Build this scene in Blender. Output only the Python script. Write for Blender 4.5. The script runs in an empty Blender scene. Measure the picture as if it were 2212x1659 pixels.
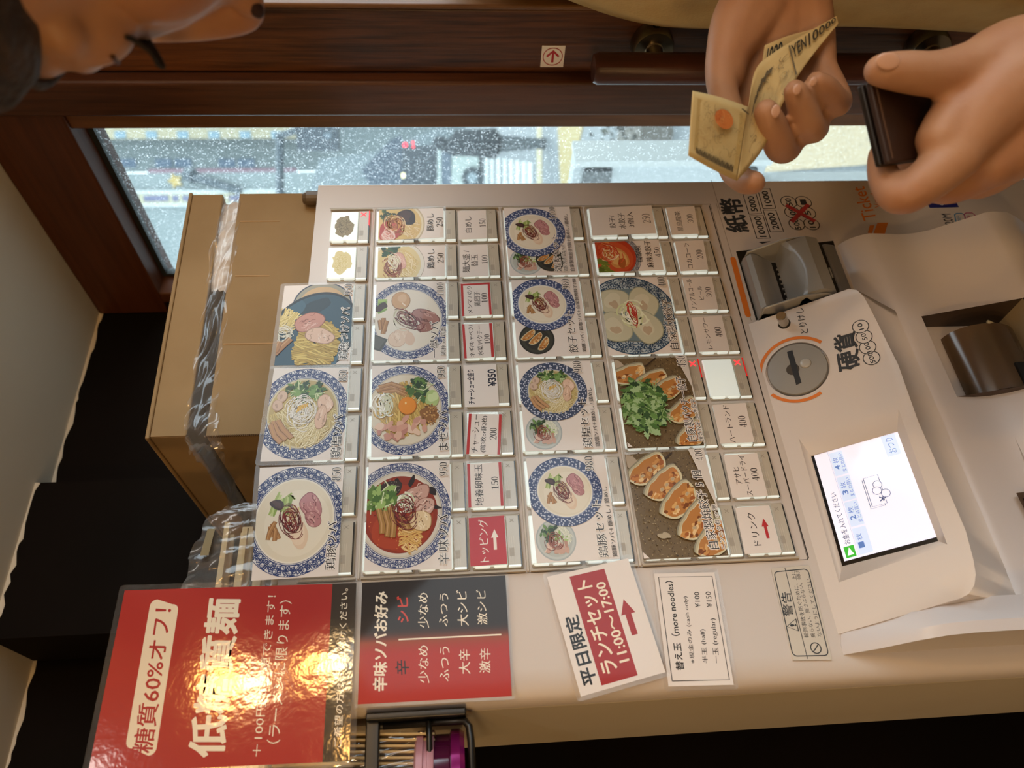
import bpy, bmesh, math, random
from mathutils import Vector, Matrix
random.seed(7)
SC = bpy.context.scene
COL = SC.collection
PI = math.pi

# ------------------------------------------------------------------ camera
# Machine-front coordinates: X (button columns, to the right), V (down), Z (into the wall);
# one unit is one button column, 44 mm. Lens and pose were solved from the button grid.
S = 0.044
ZT = 1.57
FPX = 1641.52
RR = Vector((.8430135, .02881001, -.53712031))
RD = Vector((-.06455823, .99676559, -.04786011))
RF = Vector((.53400419, .07502226, .84214677))
C0 = Vector((-3.95416767, 1.59537102, -11.80805967))
def M(X, V, Z): return Vector((X * S, Z * S, ZT - V * S))
def mw(d): return Vector((d.x, d.z, -d.y))
CAM = M(*C0)
rw, dw, fw = mw(RR).normalized(), mw(RD).normalized(), mw(RF).normalized()
cd = bpy.data.cameras.new('camera'); cam = bpy.data.objects.new('camera', cd); COL.objects.link(cam)
mt = Matrix((dw, rw, -fw)).transposed().to_4x4(); mt.translation = CAM
cam.matrix_world = mt
cd.sensor_fit = 'HORIZONTAL'; cd.sensor_width = 36.0; cd.lens = FPX / 2212 * 36
cd.clip_start = 0.02; cd.clip_end = 300
cd.dof.use_dof = True; cd.dof.focus_distance = 0.60; cd.dof.aperture_fstop = 8.0
SC.camera = cam
SC.view_settings.view_transform = 'Standard'; SC.view_settings.look = 'None'
SC.view_settings.exposure = 0.0; SC.view_settings.gamma = 1.0; SC.view_settings.use_curve_mapping = False

def ray(x, y):
    a = (829.5 - y) / FPX; b = (x - 1106.0) / FPX
    return fw + rw * a + dw * b
def PY(x, y, Z):
    d = ray(x, y); t = (Z * S - CAM.y) / d.y; return CAM + d * t
def PX(x, y, X):
    d = ray(x, y); t = (X * S - CAM.x) / d.x; return CAM + d * t
def PZ(x, y, z):
    d = ray(x, y); t = (z - CAM.z) / d.z; return CAM + d * t
def PD(x, y, d): return CAM + ray(x, y) * d
def PP(x, y, P0, N):
    d = ray(x, y); return CAM + d * ((P0 - CAM).dot(N) / d.dot(N))

# ------------------------------------------------------------------ daylight and lamps
W = bpy.data.worlds.new('overcast'); SC.world = W; W.use_nodes = True
wb = W.node_tree.nodes['Background']; wb.inputs[0].default_value = (.80, .93, 1.0, 1); wb.inputs[1].default_value = 5.0

def lin(c):
    if isinstance(c, str):
        c = c.lstrip('#'); c = [int(c[i:i + 2], 16) / 255 for i in (0, 2, 4)]
    return tuple((v / 12.92 if v <= .04045 else ((v + .055) / 1.055) ** 2.4) for v in c)

def lamp(name, kind, loc, energy, col, size=.1, aim=None, spot=None, blend=.4):
    l = bpy.data.lights.new(name, kind); l.energy = energy; l.color = col
    if kind == 'AREA': l.size = size
    else: l.shadow_soft_size = size
    if kind == 'SPOT': l.spot_size = spot; l.spot_blend = blend
    o = bpy.data.objects.new(name, l); COL.objects.link(o); o.location = loc
    if aim is not None: o.rotation_euler = (Vector(aim) - Vector(loc)).to_track_quat('-Z', 'Y').to_euler()
    return o
WARM = (1.0, .68, .33)
NEUT = (1.0, .95, .88)
LAMPS = []   # (location, energy, radius) of the pendant bulbs over the counter, built further down
# ------------------------------------------------------------------ materials
MATS = {}
def mat(name, rgb, rough=.5, metal=0.0, spec=.5, emit=None, estr=1.0, noise=None, bump=None, trans=0.0, coat=0.0, sss=0.0):
    if name in MATS: return MATS[name]
    m = bpy.data.materials.new(name); m.use_nodes = True; nt = m.node_tree; b = nt.nodes['Principled BSDF']
    c = lin(rgb); b.inputs['Base Color'].default_value = (*c, 1)
    b.inputs['Roughness'].default_value = rough; b.inputs['Metallic'].default_value = metal
    b.inputs['Specular IOR Level'].default_value = spec
    b.inputs['Transmission Weight'].default_value = trans
    b.inputs['Coat Weight'].default_value = coat
    if sss:
        b.inputs['Subsurface Weight'].default_value = sss; b.inputs['Subsurface Radius'].default_value = (.012, .005, .003)
    if emit is not None:
        b.inputs['Emission Color'].default_value = (*lin(emit), 1); b.inputs['Emission Strength'].default_value = estr
    if noise:   # (second colour, scale, stretch xyz, contrast lo, hi)
        c2, sc, st, lo, hi = noise
        tc = nt.nodes.new('ShaderNodeTexCoord'); mp = nt.nodes.new('ShaderNodeMapping'); mp.inputs['Scale'].default_value = st
        n = nt.nodes.new('ShaderNodeTexNoise'); n.inputs['Scale'].default_value = sc; n.inputs['Detail'].default_value = 5
        r = nt.nodes.new('ShaderNodeMapRange'); r.inputs[1].default_value = lo; r.inputs[2].default_value = hi
        mx = nt.nodes.new('ShaderNodeMix'); mx.data_type = 'RGBA'
        mx.inputs[6].default_value = (*c, 1); mx.inputs[7].default_value = (*lin(c2), 1)
        L = nt.links.new
        L(tc.outputs['Object'], mp.inputs[0]); L(mp.outputs[0], n.inputs['Vector']); L(n.outputs[0], r.inputs[0])
        L(r.outputs[0], mx.inputs[0]); L(mx.outputs[2], b.inputs['Base Color'])
    if bump:    # (scale, strength, distance, stretch)
        tc = nt.nodes.new('ShaderNodeTexCoord'); mp = nt.nodes.new('ShaderNodeMapping'); mp.inputs['Scale'].default_value = bump[3] if len(bump) > 3 else (1, 1, 1)
        n = nt.nodes.new('ShaderNodeTexNoise'); n.inputs['Scale'].default_value = bump[0]; n.inputs['Detail'].default_value = 4
        bp = nt.nodes.new('ShaderNodeBump'); bp.inputs['Strength'].default_value = bump[1]; bp.inputs['Distance'].default_value = bump[2]
        L = nt.links.new
        L(tc.outputs['Object'], mp.inputs[0]); L(mp.outputs[0], n.inputs['Vector']); L(n.outputs[0], bp.inputs['Height']); L(bp.outputs[0], b.inputs['Normal'])
    MATS[name] = m; return m

def wood(name, a, b2, axis, scale=9.0, rough=.45, dist=2.2, grain=30.0):
    if name in MATS: return MATS[name]
    m = bpy.data.materials.new(name); m.use_nodes = True; nt = m.node_tree; p = nt.nodes['Principled BSDF']; L = nt.links.new
    tc = nt.nodes.new('ShaderNodeTexCoord'); mp = nt.nodes.new('ShaderNodeMapping')
    st = [1, 1, 1]; st[axis] = .05; mp.inputs['Scale'].default_value = st
    w = nt.nodes.new('ShaderNodeTexNoise'); w.inputs['Scale'].default_value = scale * grain; w.inputs['Detail'].default_value = 3
    n2 = nt.nodes.new('ShaderNodeTexNoise'); n2.inputs['Scale'].default_value = scale; n2.inputs['Detail'].default_value = 4
    mp2 = nt.nodes.new('ShaderNodeMapping'); st2 = [1, 1, 1]; st2[axis] = .25; mp2.inputs['Scale'].default_value = st2
    ad = nt.nodes.new('ShaderNodeMath'); ad.operation = 'MULTIPLY_ADD'; ad.inputs[1].default_value = .55; 
    r = nt.nodes.new('ShaderNodeMapRange'); r.inputs[1].default_value = .55; r.inputs[2].default_value = .95
    mx = nt.nodes.new('ShaderNodeMix'); mx.data_type = 'RGBA'; mx.inputs[6].default_value = (*lin(a), 1); mx.inputs[7].default_value = (*lin(b2), 1)
    L(tc.outputs['Object'], mp.inputs[0]); L(tc.outputs['Object'], mp2.inputs[0]); L(mp.outputs[0], w.inputs['Vector']); L(mp2.outputs[0], n2.inputs['Vector'])
    L(w.outputs[0], ad.inputs[0]); L(n2.outputs[0], ad.inputs[2]); L(ad.outputs[0], r.inputs[0]); L(r.outputs[0], mx.inputs[0]); L(mx.outputs[2], p.inputs['Base Color'])
    bp = nt.nodes.new('ShaderNodeBump'); bp.inputs['Strength'].default_value = .35; bp.inputs['Distance'].default_value = .0012
    L(w.outputs[0], bp.inputs['Height']); L(bp.outputs[0], p.inputs['Normal'])
    p.inputs['Roughness'].default_value = rough; p.inputs['Specular IOR Level'].default_value = .35
    MATS[name] = m; return m

def print_mat(name='print', emit=0.0, rough=.5, coat=.3, wavy=None):
    if name in MATS: return MATS[name]
    m = bpy.data.materials.new(name); m.use_nodes = True; nt = m.node_tree; p = nt.nodes['Principled BSDF']
    a = nt.nodes.new('ShaderNodeAttribute'); a.attribute_name = 'Col'
    nt.links.new(a.outputs['Color'], p.inputs['Base Color']); p.inputs['Roughness'].default_value = rough
    p.inputs['Specular IOR Level'].default_value = .3
    p.inputs['Coat Weight'].default_value = coat; p.inputs['Coat Roughness'].default_value = .07; p.inputs['Coat IOR'].default_value = 1.5
    if wavy:
        tc = nt.nodes.new('ShaderNodeTexCoord'); n = nt.nodes.new('ShaderNodeTexNoise'); n.inputs['Scale'].default_value = wavy[0]; n.inputs['Detail'].default_value = 3; n.inputs['Roughness'].default_value = .62
        bp = nt.nodes.new('ShaderNodeBump'); bp.inputs['Strength'].default_value = wavy[1]; bp.inputs['Distance'].default_value = wavy[2]
        nt.links.new(tc.outputs['Object'], n.inputs['Vector']); nt.links.new(n.outputs[0], bp.inputs['Height']); nt.links.new(bp.outputs[0], p.inputs['Coat Normal']); p.inputs['Coat Roughness'].default_value = wavy[3]; p.inputs['Coat IOR'].default_value = 1.7
    if emit:
        nt.links.new(a.outputs['Color'], p.inputs['Emission Color']); p.inputs['Emission Strength'].default_value = emit
    MATS[name] = m; return m

def film(name, rough=.06, gain=1.0, bump=None, tint=(1, 1, 1), milky=0.0):
    """clear plastic sheet: lets everything through and mirrors the lamps a little"""
    if name in MATS: return MATS[name]
    m = bpy.data.materials.new(name); m.use_nodes = True; nt = m.node_tree; nt.nodes.clear(); L = nt.links.new
    o = nt.nodes.new('ShaderNodeOutputMaterial'); t = nt.nodes.new('ShaderNodeBsdfTransparent'); t.inputs[0].default_value = (*tint, 1)
    g = nt.nodes.new('ShaderNodeBsdfGlossy'); g.inputs['Roughness'].default_value = rough
    f = nt.nodes.new('ShaderNodeFresnel'); f.inputs[0].default_value = 1.45
    mu = nt.nodes.new('ShaderNodeMath'); mu.operation = 'MULTIPLY'; mu.inputs[1].default_value = gain
    mx = nt.nodes.new('ShaderNodeMixShader')
    ge = nt.nodes.new('ShaderNodeNewGeometry')
    bk = nt.nodes.new('ShaderNodeMath'); bk.operation = 'LESS_THAN'; bk.inputs[1].default_value = .5; L(ge.outputs['Backfacing'], bk.inputs[0])
    mm = nt.nodes.new('ShaderNodeMath'); mm.operation = 'MULTIPLY'; L(f.outputs[0], mm.inputs[0]); L(bk.outputs[0], mm.inputs[1])
    L(mm.outputs[0], mu.inputs[0]); L(mu.outputs[0], mx.inputs[0]); L(t.outputs[0], mx.inputs[1]); L(g.outputs[0], mx.inputs[2])
    out = mx
    if milky:
        d = nt.nodes.new('ShaderNodeBsdfTranslucent'); d.inputs[0].default_value = (.9, .9, .88, 1)
        d2 = nt.nodes.new('ShaderNodeBsdfDiffuse'); d2.inputs[0].default_value = (.9, .9, .88, 1)
        md = nt.nodes.new('ShaderNodeMixShader'); L(d.outputs[0], md.inputs[1]); L(d2.outputs[0], md.inputs[2])
        m2 = nt.nodes.new('ShaderNodeMixShader'); m2.inputs[0].default_value = milky
        L(mx.outputs[0], m2.inputs[1]); L(md.outputs[0], m2.inputs[2]); out = m2
    L(out.outputs[0], o.inputs[0])
    if bump:
        tc = nt.nodes.new('ShaderNodeTexCoord'); n = nt.nodes.new('ShaderNodeTexNoise'); n.inputs['Scale'].default_value = bump[0]; n.inputs['Detail'].default_value = 3
        bp = nt.nodes.new('ShaderNodeBump'); bp.inputs['Strength'].default_value = bump[1]; bp.inputs['Distance'].default_value = bump[2]
        L(tc.outputs['Object'], n.inputs['Vector']); L(n.outputs[0], bp.inputs['Height']); L(bp.outputs[0], g.inputs['Normal'])
    MATS[name] = m; return m

# ------------------------------------------------------------------ things and parts
def thing(name, label, cat, loc=(0, 0, 0), group=None):
    o = bpy.data.objects.new(name, None); COL.objects.link(o); o.location = loc; o.empty_display_size = .02
    o['label'] = label; o['category'] = cat
    if group: o['group'] = group
    return o
def tag(o, label, cat, group=None):
    o['label'] = label; o['category'] = cat
    if group: o['group'] = group
    return o
def root_loc(p):
    v = Vector((0, 0, 0))
    while p is not None: v += p.location; p = p.parent
    return v

class MB:
    """mesh builder in world coordinates"""
    def __init__(s): s.v = []; s.f = []; s.mi = []; s.c = None
    def add(s, vs, fs, mi=0):
        n = len(s.v); s.v += [Vector(v) for v in vs]; s.f += [tuple(i + n for i in f) for f in fs]; s.mi += [mi] * len(fs); return s
    def hexa(s, p, mi=0):   # 8 corners: bottom ring 0-3, top ring 4-7
        return s.add(p, [(3, 2, 1, 0), (4, 5, 6, 7), (0, 1, 5, 4), (1, 2, 6, 5), (2, 3, 7, 6), (3, 0, 4, 7)], mi)
    def box(s, a, b, mi=0):
        (x0, y0, z0), (x1, y1, z1) = a, b
        x0, x1 = sorted((x0, x1)); y0, y1 = sorted((y0, y1)); z0, z1 = sorted((z0, z1))
        return s.hexa([(x0, y0, z0), (x1, y0, z0), (x1, y1, z0), (x0, y1, z0), (x0, y0, z1), (x1, y0, z1), (x1, y1, z1), (x0, y1, z1)], mi)
    def mbox(s, X0, X1, V0, V1, Z0, Z1, mi=0): return s.box(M(X0, V0, Z0), M(X1, V1, Z1), mi)
    def prism(s, loop, d, mi=0):   # extrude planar loop of points by vector d
        n = len(loop); d = Vector(d)
        vs = [Vector(p) for p in loop] + [Vector(p) + d for p in loop]
        fs = [tuple(range(n))[::-1], tuple(range(n, 2 * n))] + [(i, (i + 1) % n, n + (i + 1) % n, n + i) for i in range(n)]
        return s.add(vs, fs, mi)
    def loft(s, loops, mi=0, cap=True, closed=True):
        n = len(loops[0]); vs = [p for l in loops for p in l]; fs = []
        for k in range(len(loops) - 1):
            for i in range(n if closed else n - 1):
                j = (i + 1) % n; fs.append((k * n + i, k * n + j, (k + 1) * n + j, (k + 1) * n + i))
        if cap and closed: fs += [tuple(range(n))[::-1], tuple(range((len(loops) - 1) * n, len(loops) * n))]
        return s.add(vs, fs, mi)
    def tube(s, pts, r, n=8, mi=0, cap=True):
        pts = [Vector(p) for p in pts]; rs = r if isinstance(r, (list, tuple)) else [r] * len(pts); loops = []
        up = None
        for i, p in enumerate(pts):
            d = (pts[min(i + 1, len(pts) - 1)] - pts[max(i - 1, 0)]).normalized()
            if up is None: up = d.orthogonal().normalized()
            a = (up - d * up.dot(d)).normalized(); b = d.cross(a); up = a
            loops.append([p + (a * math.cos(t) + b * math.sin(t)) * rs[i] for t in [2 * PI * k / n for k in range(n)]])
        return s.loft(loops, mi, cap)
    def lathe(s, o, ax, prof, n=24, mi=0):   # prof: (radius, height)
        o = Vector(o); ax = Vector(ax).normalized(); a = ax.orthogonal().normalized(); b = ax.cross(a)
        return s.loft([[o + ax * h + (a * math.cos(2 * PI * k / n) + b * math.sin(2 * PI * k / n)) * max(r, 1e-5) for k in range(n)] for r, h in prof], mi)

def obj(name, mb, mats, parent=None, smooth=False, bevel=0.0, seg=2, fix=True, label=None, sub=0, auto=None):
    me = bpy.data.meshes.new(name); b = root_loc(parent)
    me.from_pydata([tuple(v - b) for v in mb.v], [], mb.f)
    if not isinstance(mats, (list, tuple)): mats = [mats]
    for m in mats: me.materials.append(m)
    for p, i in zip(me.polygons, mb.mi): p.material_index = i
    if mb.c is not None:
        ca = me.color_attributes.new('Col', 'FLOAT_COLOR', 'CORNER')
        k = 0
        for p, c in zip(me.polygons, mb.c):
            for li in range(p.loop_total):
                cc = c[li] if isinstance(c[0], tuple) else c
                ca.data[p.loop_start + li].color = (*cc, 1)
    if fix:
        bm = bmesh.new(); bm.from_mesh(me); bmesh.ops.recalc_face_normals(bm, faces=bm.faces); bm.to_mesh(me); bm.free()
    if smooth: me.polygons.foreach_set('use_smooth', [True] * len(me.polygons))
    o = bpy.data.objects.new(name, me); COL.objects.link(o); o.parent = parent
    if bevel:
        bv = o.modifiers.new('bevel', 'BEVEL'); bv.width = bevel; bv.segments = seg; bv.limit_method = 'ANGLE'; bv.angle_limit = .6
        bv.harden_normals = False
        me.polygons.foreach_set('use_smooth', [True] * len(me.polygons))
        wn = o.modifiers.new('wn', 'WEIGHTED_NORMAL'); wn.keep_sharp = True
    if sub: sm = o.modifiers.new('sub', 'SUBSURF'); sm.levels = sub; sm.render_levels = sub
    if auto is not None:
        bm = bmesh.new(); bm.from_mesh(me)
        for e in bm.edges:
            if len(e.link_faces) == 2 and e.calc_face_angle(0) > auto: e.smooth = False
        bm.to_mesh(me); bm.free()
        me.polygons.foreach_set('use_smooth', [True] * len(me.polygons))
    if label: o['label'] = label
    return o
def struct(name, mb, m, **k):
    o = obj(name, mb, m, **k); o['kind'] = 'structure'; return o

def cut(o, mb):
    """carve the builder's closed solid out of object o and keep the plain result"""
    me = bpy.data.meshes.new('cutter'); b = root_loc(o.parent); me.from_pydata([tuple(v - b) for v in mb.v], [], mb.f)
    bm = bmesh.new(); bm.from_mesh(me); bmesh.ops.recalc_face_normals(bm, faces=bm.faces); bm.to_mesh(me); bm.free()
    c = bpy.data.objects.new('cutter', me); COL.objects.link(c); c.location = b
    md = o.modifiers.new('cut', 'BOOLEAN'); md.object = c; md.operation = 'DIFFERENCE'; md.solver = 'EXACT'
    with_mods = list(o.modifiers)
    for m_ in with_mods[:-1]: m_.show_viewport = False
    bpy.context.view_layer.update(); dg = bpy.context.evaluated_depsgraph_get()
    nm = bpy.data.meshes.new_from_object(o.evaluated_get(dg))
    for m_ in with_mods[:-1]: m_.show_viewport = True
    o.modifiers.remove(md); old = o.data; o.data = nm; nm.name = old.name
    bpy.data.objects.remove(c)
    bpy.data.meshes.remove(old)

# ------------------------------------------------------------------ flat print: a plane with lettering and pictures
class Plane2:
    def __init__(s, o, ex, ey):
        s.o = Vector(o); s.ex = Vector(ex).normalized(); s.ey = Vector(ey).normalized(); s.n = s.ex.cross(s.ey)
    def px(s, x, y):
        p = PP(x, y, s.o, s.n) - s.o; return (p.dot(s.ex), p.dot(s.ey))
    def at(s, a, b, h=0.0): return s.o + s.ex * a + s.ey * b + s.n * h
FRONT = lambda Z, X=4.0, V=3.0: Plane2(M(X, V, Z), (1, 0, 0), (0, 0, 1))

def clip_poly(pts, quad):
    out = list(pts)
    n = len(quad); A = sum(quad[i][0] * quad[(i + 1) % n][1] - quad[(i + 1) % n][0] * quad[i][1] for i in range(n)); sg = 1 if A > 0 else -1
    for i in range(n):
        (x0, y0), (x1, y1) = quad[i], quad[(i + 1) % n]; inp = out; out = []
        f = lambda p: sg * ((x1 - x0) * (p[1] - y0) - (y1 - y0) * (p[0] - x0))
        for k in range(len(inp)):
            a, b = inp[k - 1], inp[k]; fa, fb = f(a), f(b)
            if (fa >= 0) != (fb >= 0):
                t = fa / (fa - fb); out.append((a[0] + (b[0] - a[0]) * t, a[1] + (b[1] - a[1]) * t))
            if fb >= 0: out.append(b)
        if len(out) < 3: return []
    return out

GL = {}
def glyphs(txt, off):
    k = (txt, off)
    if k in GL: return GL[k]
    c = bpy.data.curves.new('t', 'FONT'); c.body = txt; c.size = 1; c.resolution_u = 2; c.offset = off
    o = bpy.data.objects.new('t', c); m = o.to_mesh()
    r = ([(v.co.x, v.co.y) for v in m.vertices], [tuple(p.vertices) for p in m.polygons])
    o.to_mesh_clear(); bpy.data.objects.remove(o); bpy.data.curves.remove(c)
    GL[k] = r; return r

def ell(cx, cy, rx, ry, n=28, rot=0.0):
    c, s_ = math.cos(rot), math.sin(rot)
    return [(cx + rx * math.cos(t) * c - ry * math.sin(t) * s_, cy + rx * math.cos(t) * s_ + ry * math.sin(t) * c) for t in [2 * PI * k / n for k in range(n)]]
def ribbon(pts):   # (x, y, width) -> quads
    q = []; n = len(pts); L = []
    for i, (x, y, w) in enumerate(pts):
        x0, y0, _ = pts[max(i - 1, 0)]; x1, y1, _ = pts[min(i + 1, n - 1)]
        dx, dy = x1 - x0, y1 - y0; d = math.hypot(dx, dy) or 1e-9; nx, ny = -dy / d * w / 2, dx / d * w / 2
        L.append(((x + nx, y + ny), (x - nx, y - ny)))
    for a, b in zip(L, L[1:]): q.append([a[0], a[1], b[1], b[0]])
    return q
def ringq(cx, cy, rx, ry, ix, iy, n=24):
    q = []
    for k in range(n):
        a, b = 2 * PI * k / n, 2 * PI * (k + 1) / n
        q.append([(cx + rx * math.cos(a), cy + ry * math.sin(a)), (cx + rx * math.cos(b), cy + ry * math.sin(b)), (cx + ix * math.cos(b), cy + iy * math.sin(b)), (cx + ix * math.cos(a), cy + iy * math.sin(a))])
    return q
DIG = {'0': ringq(.26, .5, .25, .5, .13, .46), '8': ringq(.26, .75, .19, .25, .09, .21) + ringq(.26, .27, .24, .27, .12, .23),
 '1': [[(.2, .03), (.32, .03), (.32, 1), (.2, .93)], [(.08, 0), (.44, 0), (.44, .045), (.08, .045)], [(.06, .84), (.2, .86), (.32, 1), (.26, 1)]],
 '2': ribbon([(.07, .74, .1), (.11, .9, .05), (.25, .975, .05), (.4, .9, .1), (.45, .74, .13), (.38, .54, .1), (.2, .28, .05), (.07, .07, .05)]) + ribbon([(.05, .06, .12), (.48, .06, .12)]) + ribbon([(.47, .05, .03), (.5, .22, .03)]),
 '3': ribbon([(.08, .82, .11), (.15, .94, .05), (.27, .975, .05), (.4, .88, .11), (.42, .74, .12), (.34, .57, .06), (.2, .53, .04)]) + ribbon([(.2, .53, .04), (.37, .47, .07), (.46, .3, .13), (.42, .12, .1), (.27, .03, .05), (.12, .06, .06), (.07, .18, .12)]),
 '4': ribbon([(.36, 0, .11), (.36, 1, .11)]) + ribbon([(.36, .98, .05), (.03, .29, .05)]) + ribbon([(.02, .27, .05), (.52, .27, .05)]) + ribbon([(.22, .02, .04), (.5, .02, .04)]),
 '5': ribbon([(.11, .94, .11), (.45, .94, .11)]) + ribbon([(.13, .97, .05), (.1, .54, .05)]) + ribbon([(.1, .53, .05), (.26, .6, .06), (.41, .48, .11), (.45, .3, .13), (.4, .12, .1), (.25, .03, .05), (.11, .07, .06), (.07, .19, .11)]),
 '7': ribbon([(.05, .93, .13), (.49, .93, .13)]) + ribbon([(.47, .92, .05), (.27, .45, .09), (.2, 0, .12)]),
 '9': ringq(.26, .68, .24, .32, .12, .28) + ribbon([(.44, .66, .11), (.42, .34, .11), (.31, .1, .06), (.16, .03, .06), (.08, .13, .12)])}

class Canvas:
    def __init__(s, pl, h=.0002, clip=None, step=1.5e-6):
        s.pl = pl; s.h = h; s.clip = clip; s.step = step; s.v = []; s.f = []; s.c = []; s.quad = None; s.k = 0
    def up(s, k=8): s.h += s.step * k
    def poly(s, pts, col, raise_=True, flat=False):
        """raise_: own layer; otherwise neighbours are spread over eight thin layers, as ink overlaps ink"""
        if s.clip and not isinstance(col, list): pts = clip_poly(pts, s.clip)
        if len(pts) < 3: return
        h = s.h if (raise_ or flat) else s.h + (s.k % 8) * s.step
        s.k += 1
        n = len(s.v); s.v += [s.pl.at(a, b, h) for a, b in pts]; s.f.append(tuple(range(n, n + len(pts)))); s.c.append(lin(col) if not (isinstance(col, list)) else [lin(c) for c in col])
        if raise_: s.up(1)
    def polys(s, L, col):
        for q in L: s.poly(q, col, False, True)
        s.up(2)
    def strokes(s, pts, col, raise_=True):
        L = ribbon(pts)
        for i in range(0, len(L), 3):   # short runs, so tight curls never fold over themselves
            q_ = L[i:i + 3]; s.poly([q_[0][0]] + [q[3] for q in q_] + [q[2] for q in q_[::-1]] + [q_[0][1]], col, False, raise_)
        if raise_: s.up(1)
    def T(s, txt, bl, br, tl, col, style='m', bold=0.0, out=None, px=True):
        """lettering fitted to the parallelogram bottom-left, bottom-right, top-left"""
        if px: bl, br, tl = s.pl.px(*bl), s.pl.px(*br), s.pl.px(*tl)
        if style == 'd' and all(ch in DIG or ch == ' ' for ch in txt):
            x = 0; B = []
            for ch in txt:
                if ch == '1': x += .06
                for q in DIG.get(ch, []): B.append([(a + x, b) for a, b in q])
                x += .58
            sh = [(0, 0)]
        else:
            ring = lambda r, n: [(0, 0)] + [(r * math.cos(2 * PI * k / n), r * math.sin(2 * PI * k / n)) for k in range(n)]
            off, sh = {'m': (-.006, [(-.014, 0), (.014, 0)]), 's': (0, [(0, 0)]), 'b': (.006, ring(.014, 4)), 'x': (.008, ring(.020, 8)), 'l': (-.012, [(0, 0)]), 'd': (-.008, [(-.016, 0), (.016, 0)])}[style]
            if bold: sh = sh + ring(bold, 6)
            vs, fs = glyphs(txt, off)
            B = [[vs[i] for i in f] for f in fs]
        xs = [p[0] for q in B for p in q]; ys = [p[1] for q in B for p in q]
        x0, x1 = min(xs), max(xs); y0, y1 = min(ys), max(ys)
        ex = ((br[0] - bl[0]) / (x1 - x0), (br[1] - bl[1]) / (x1 - x0)); ey = ((tl[0] - bl[0]) / (y1 - y0), (tl[1] - bl[1]) / (y1 - y0))
        mp = lambda q: [(bl[0] + (p[0] - x0) * ex[0] + (p[1] - y0) * ey[0], bl[1] + (p[0] - x0) * ex[1] + (p[1] - y0) * ey[1]) for p in q]
        D = style == 'd' and len(sh) == 1
        def lay(dx, dy, r, t, c):
            for q in B:
                m_ = mp([(a + dx, b + dy) for a, b in q])
                if r: m_ = [(a + r * math.cos(t), b + r * math.sin(t)) for a, b in m_]
                s.poly(m_, c, False, not D)
            s.up(8 if D else 1)
        if out:
            for k in range(8):
                for d in sh: lay(*d, .0005, 2 * PI * k / 8, out)
        for d in sh: lay(*d, 0, 0, col)
    # card coordinates: u to the right, v down, 0..1 over the paper
    def uv(s, u, v):
        a, b, c, d = s.quad
        return tuple((a[i] * (1 - u) + b[i] * u) * (1 - v) + (d[i] * (1 - u) + c[i] * u) * v for i in (0, 1))
    def TU(s, txt, u0, u1, v0, v1, col='#1b1512', style='m', **k):
        s.T(txt, s.uv(u0, v1), s.uv(u1, v1), s.uv(u0, v0), col, style, px=False, **k)
    def rectu(s, u0, u1, v0, v1, col): s.poly([s.uv(u0, v0), s.uv(u1, v0), s.uv(u1, v1), s.uv(u0, v1)], col)
    def pxpoly(s, pts, col): s.poly([s.pl.px(*p) for p in pts], col)
    def line(s, pts, w, col, px=True):
        P = [s.pl.px(*p) for p in pts] if px else pts
        s.strokes([(a, b, w) for a, b in P], col)
    def build(s, name, m, parent):
        if not s.v: return None
        mb = MB(); mb.v = s.v; mb.f = s.f; mb.mi = [0] * len(s.f); mb.c = s.c
        return obj(name, mb, m, parent, fix=False)
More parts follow.
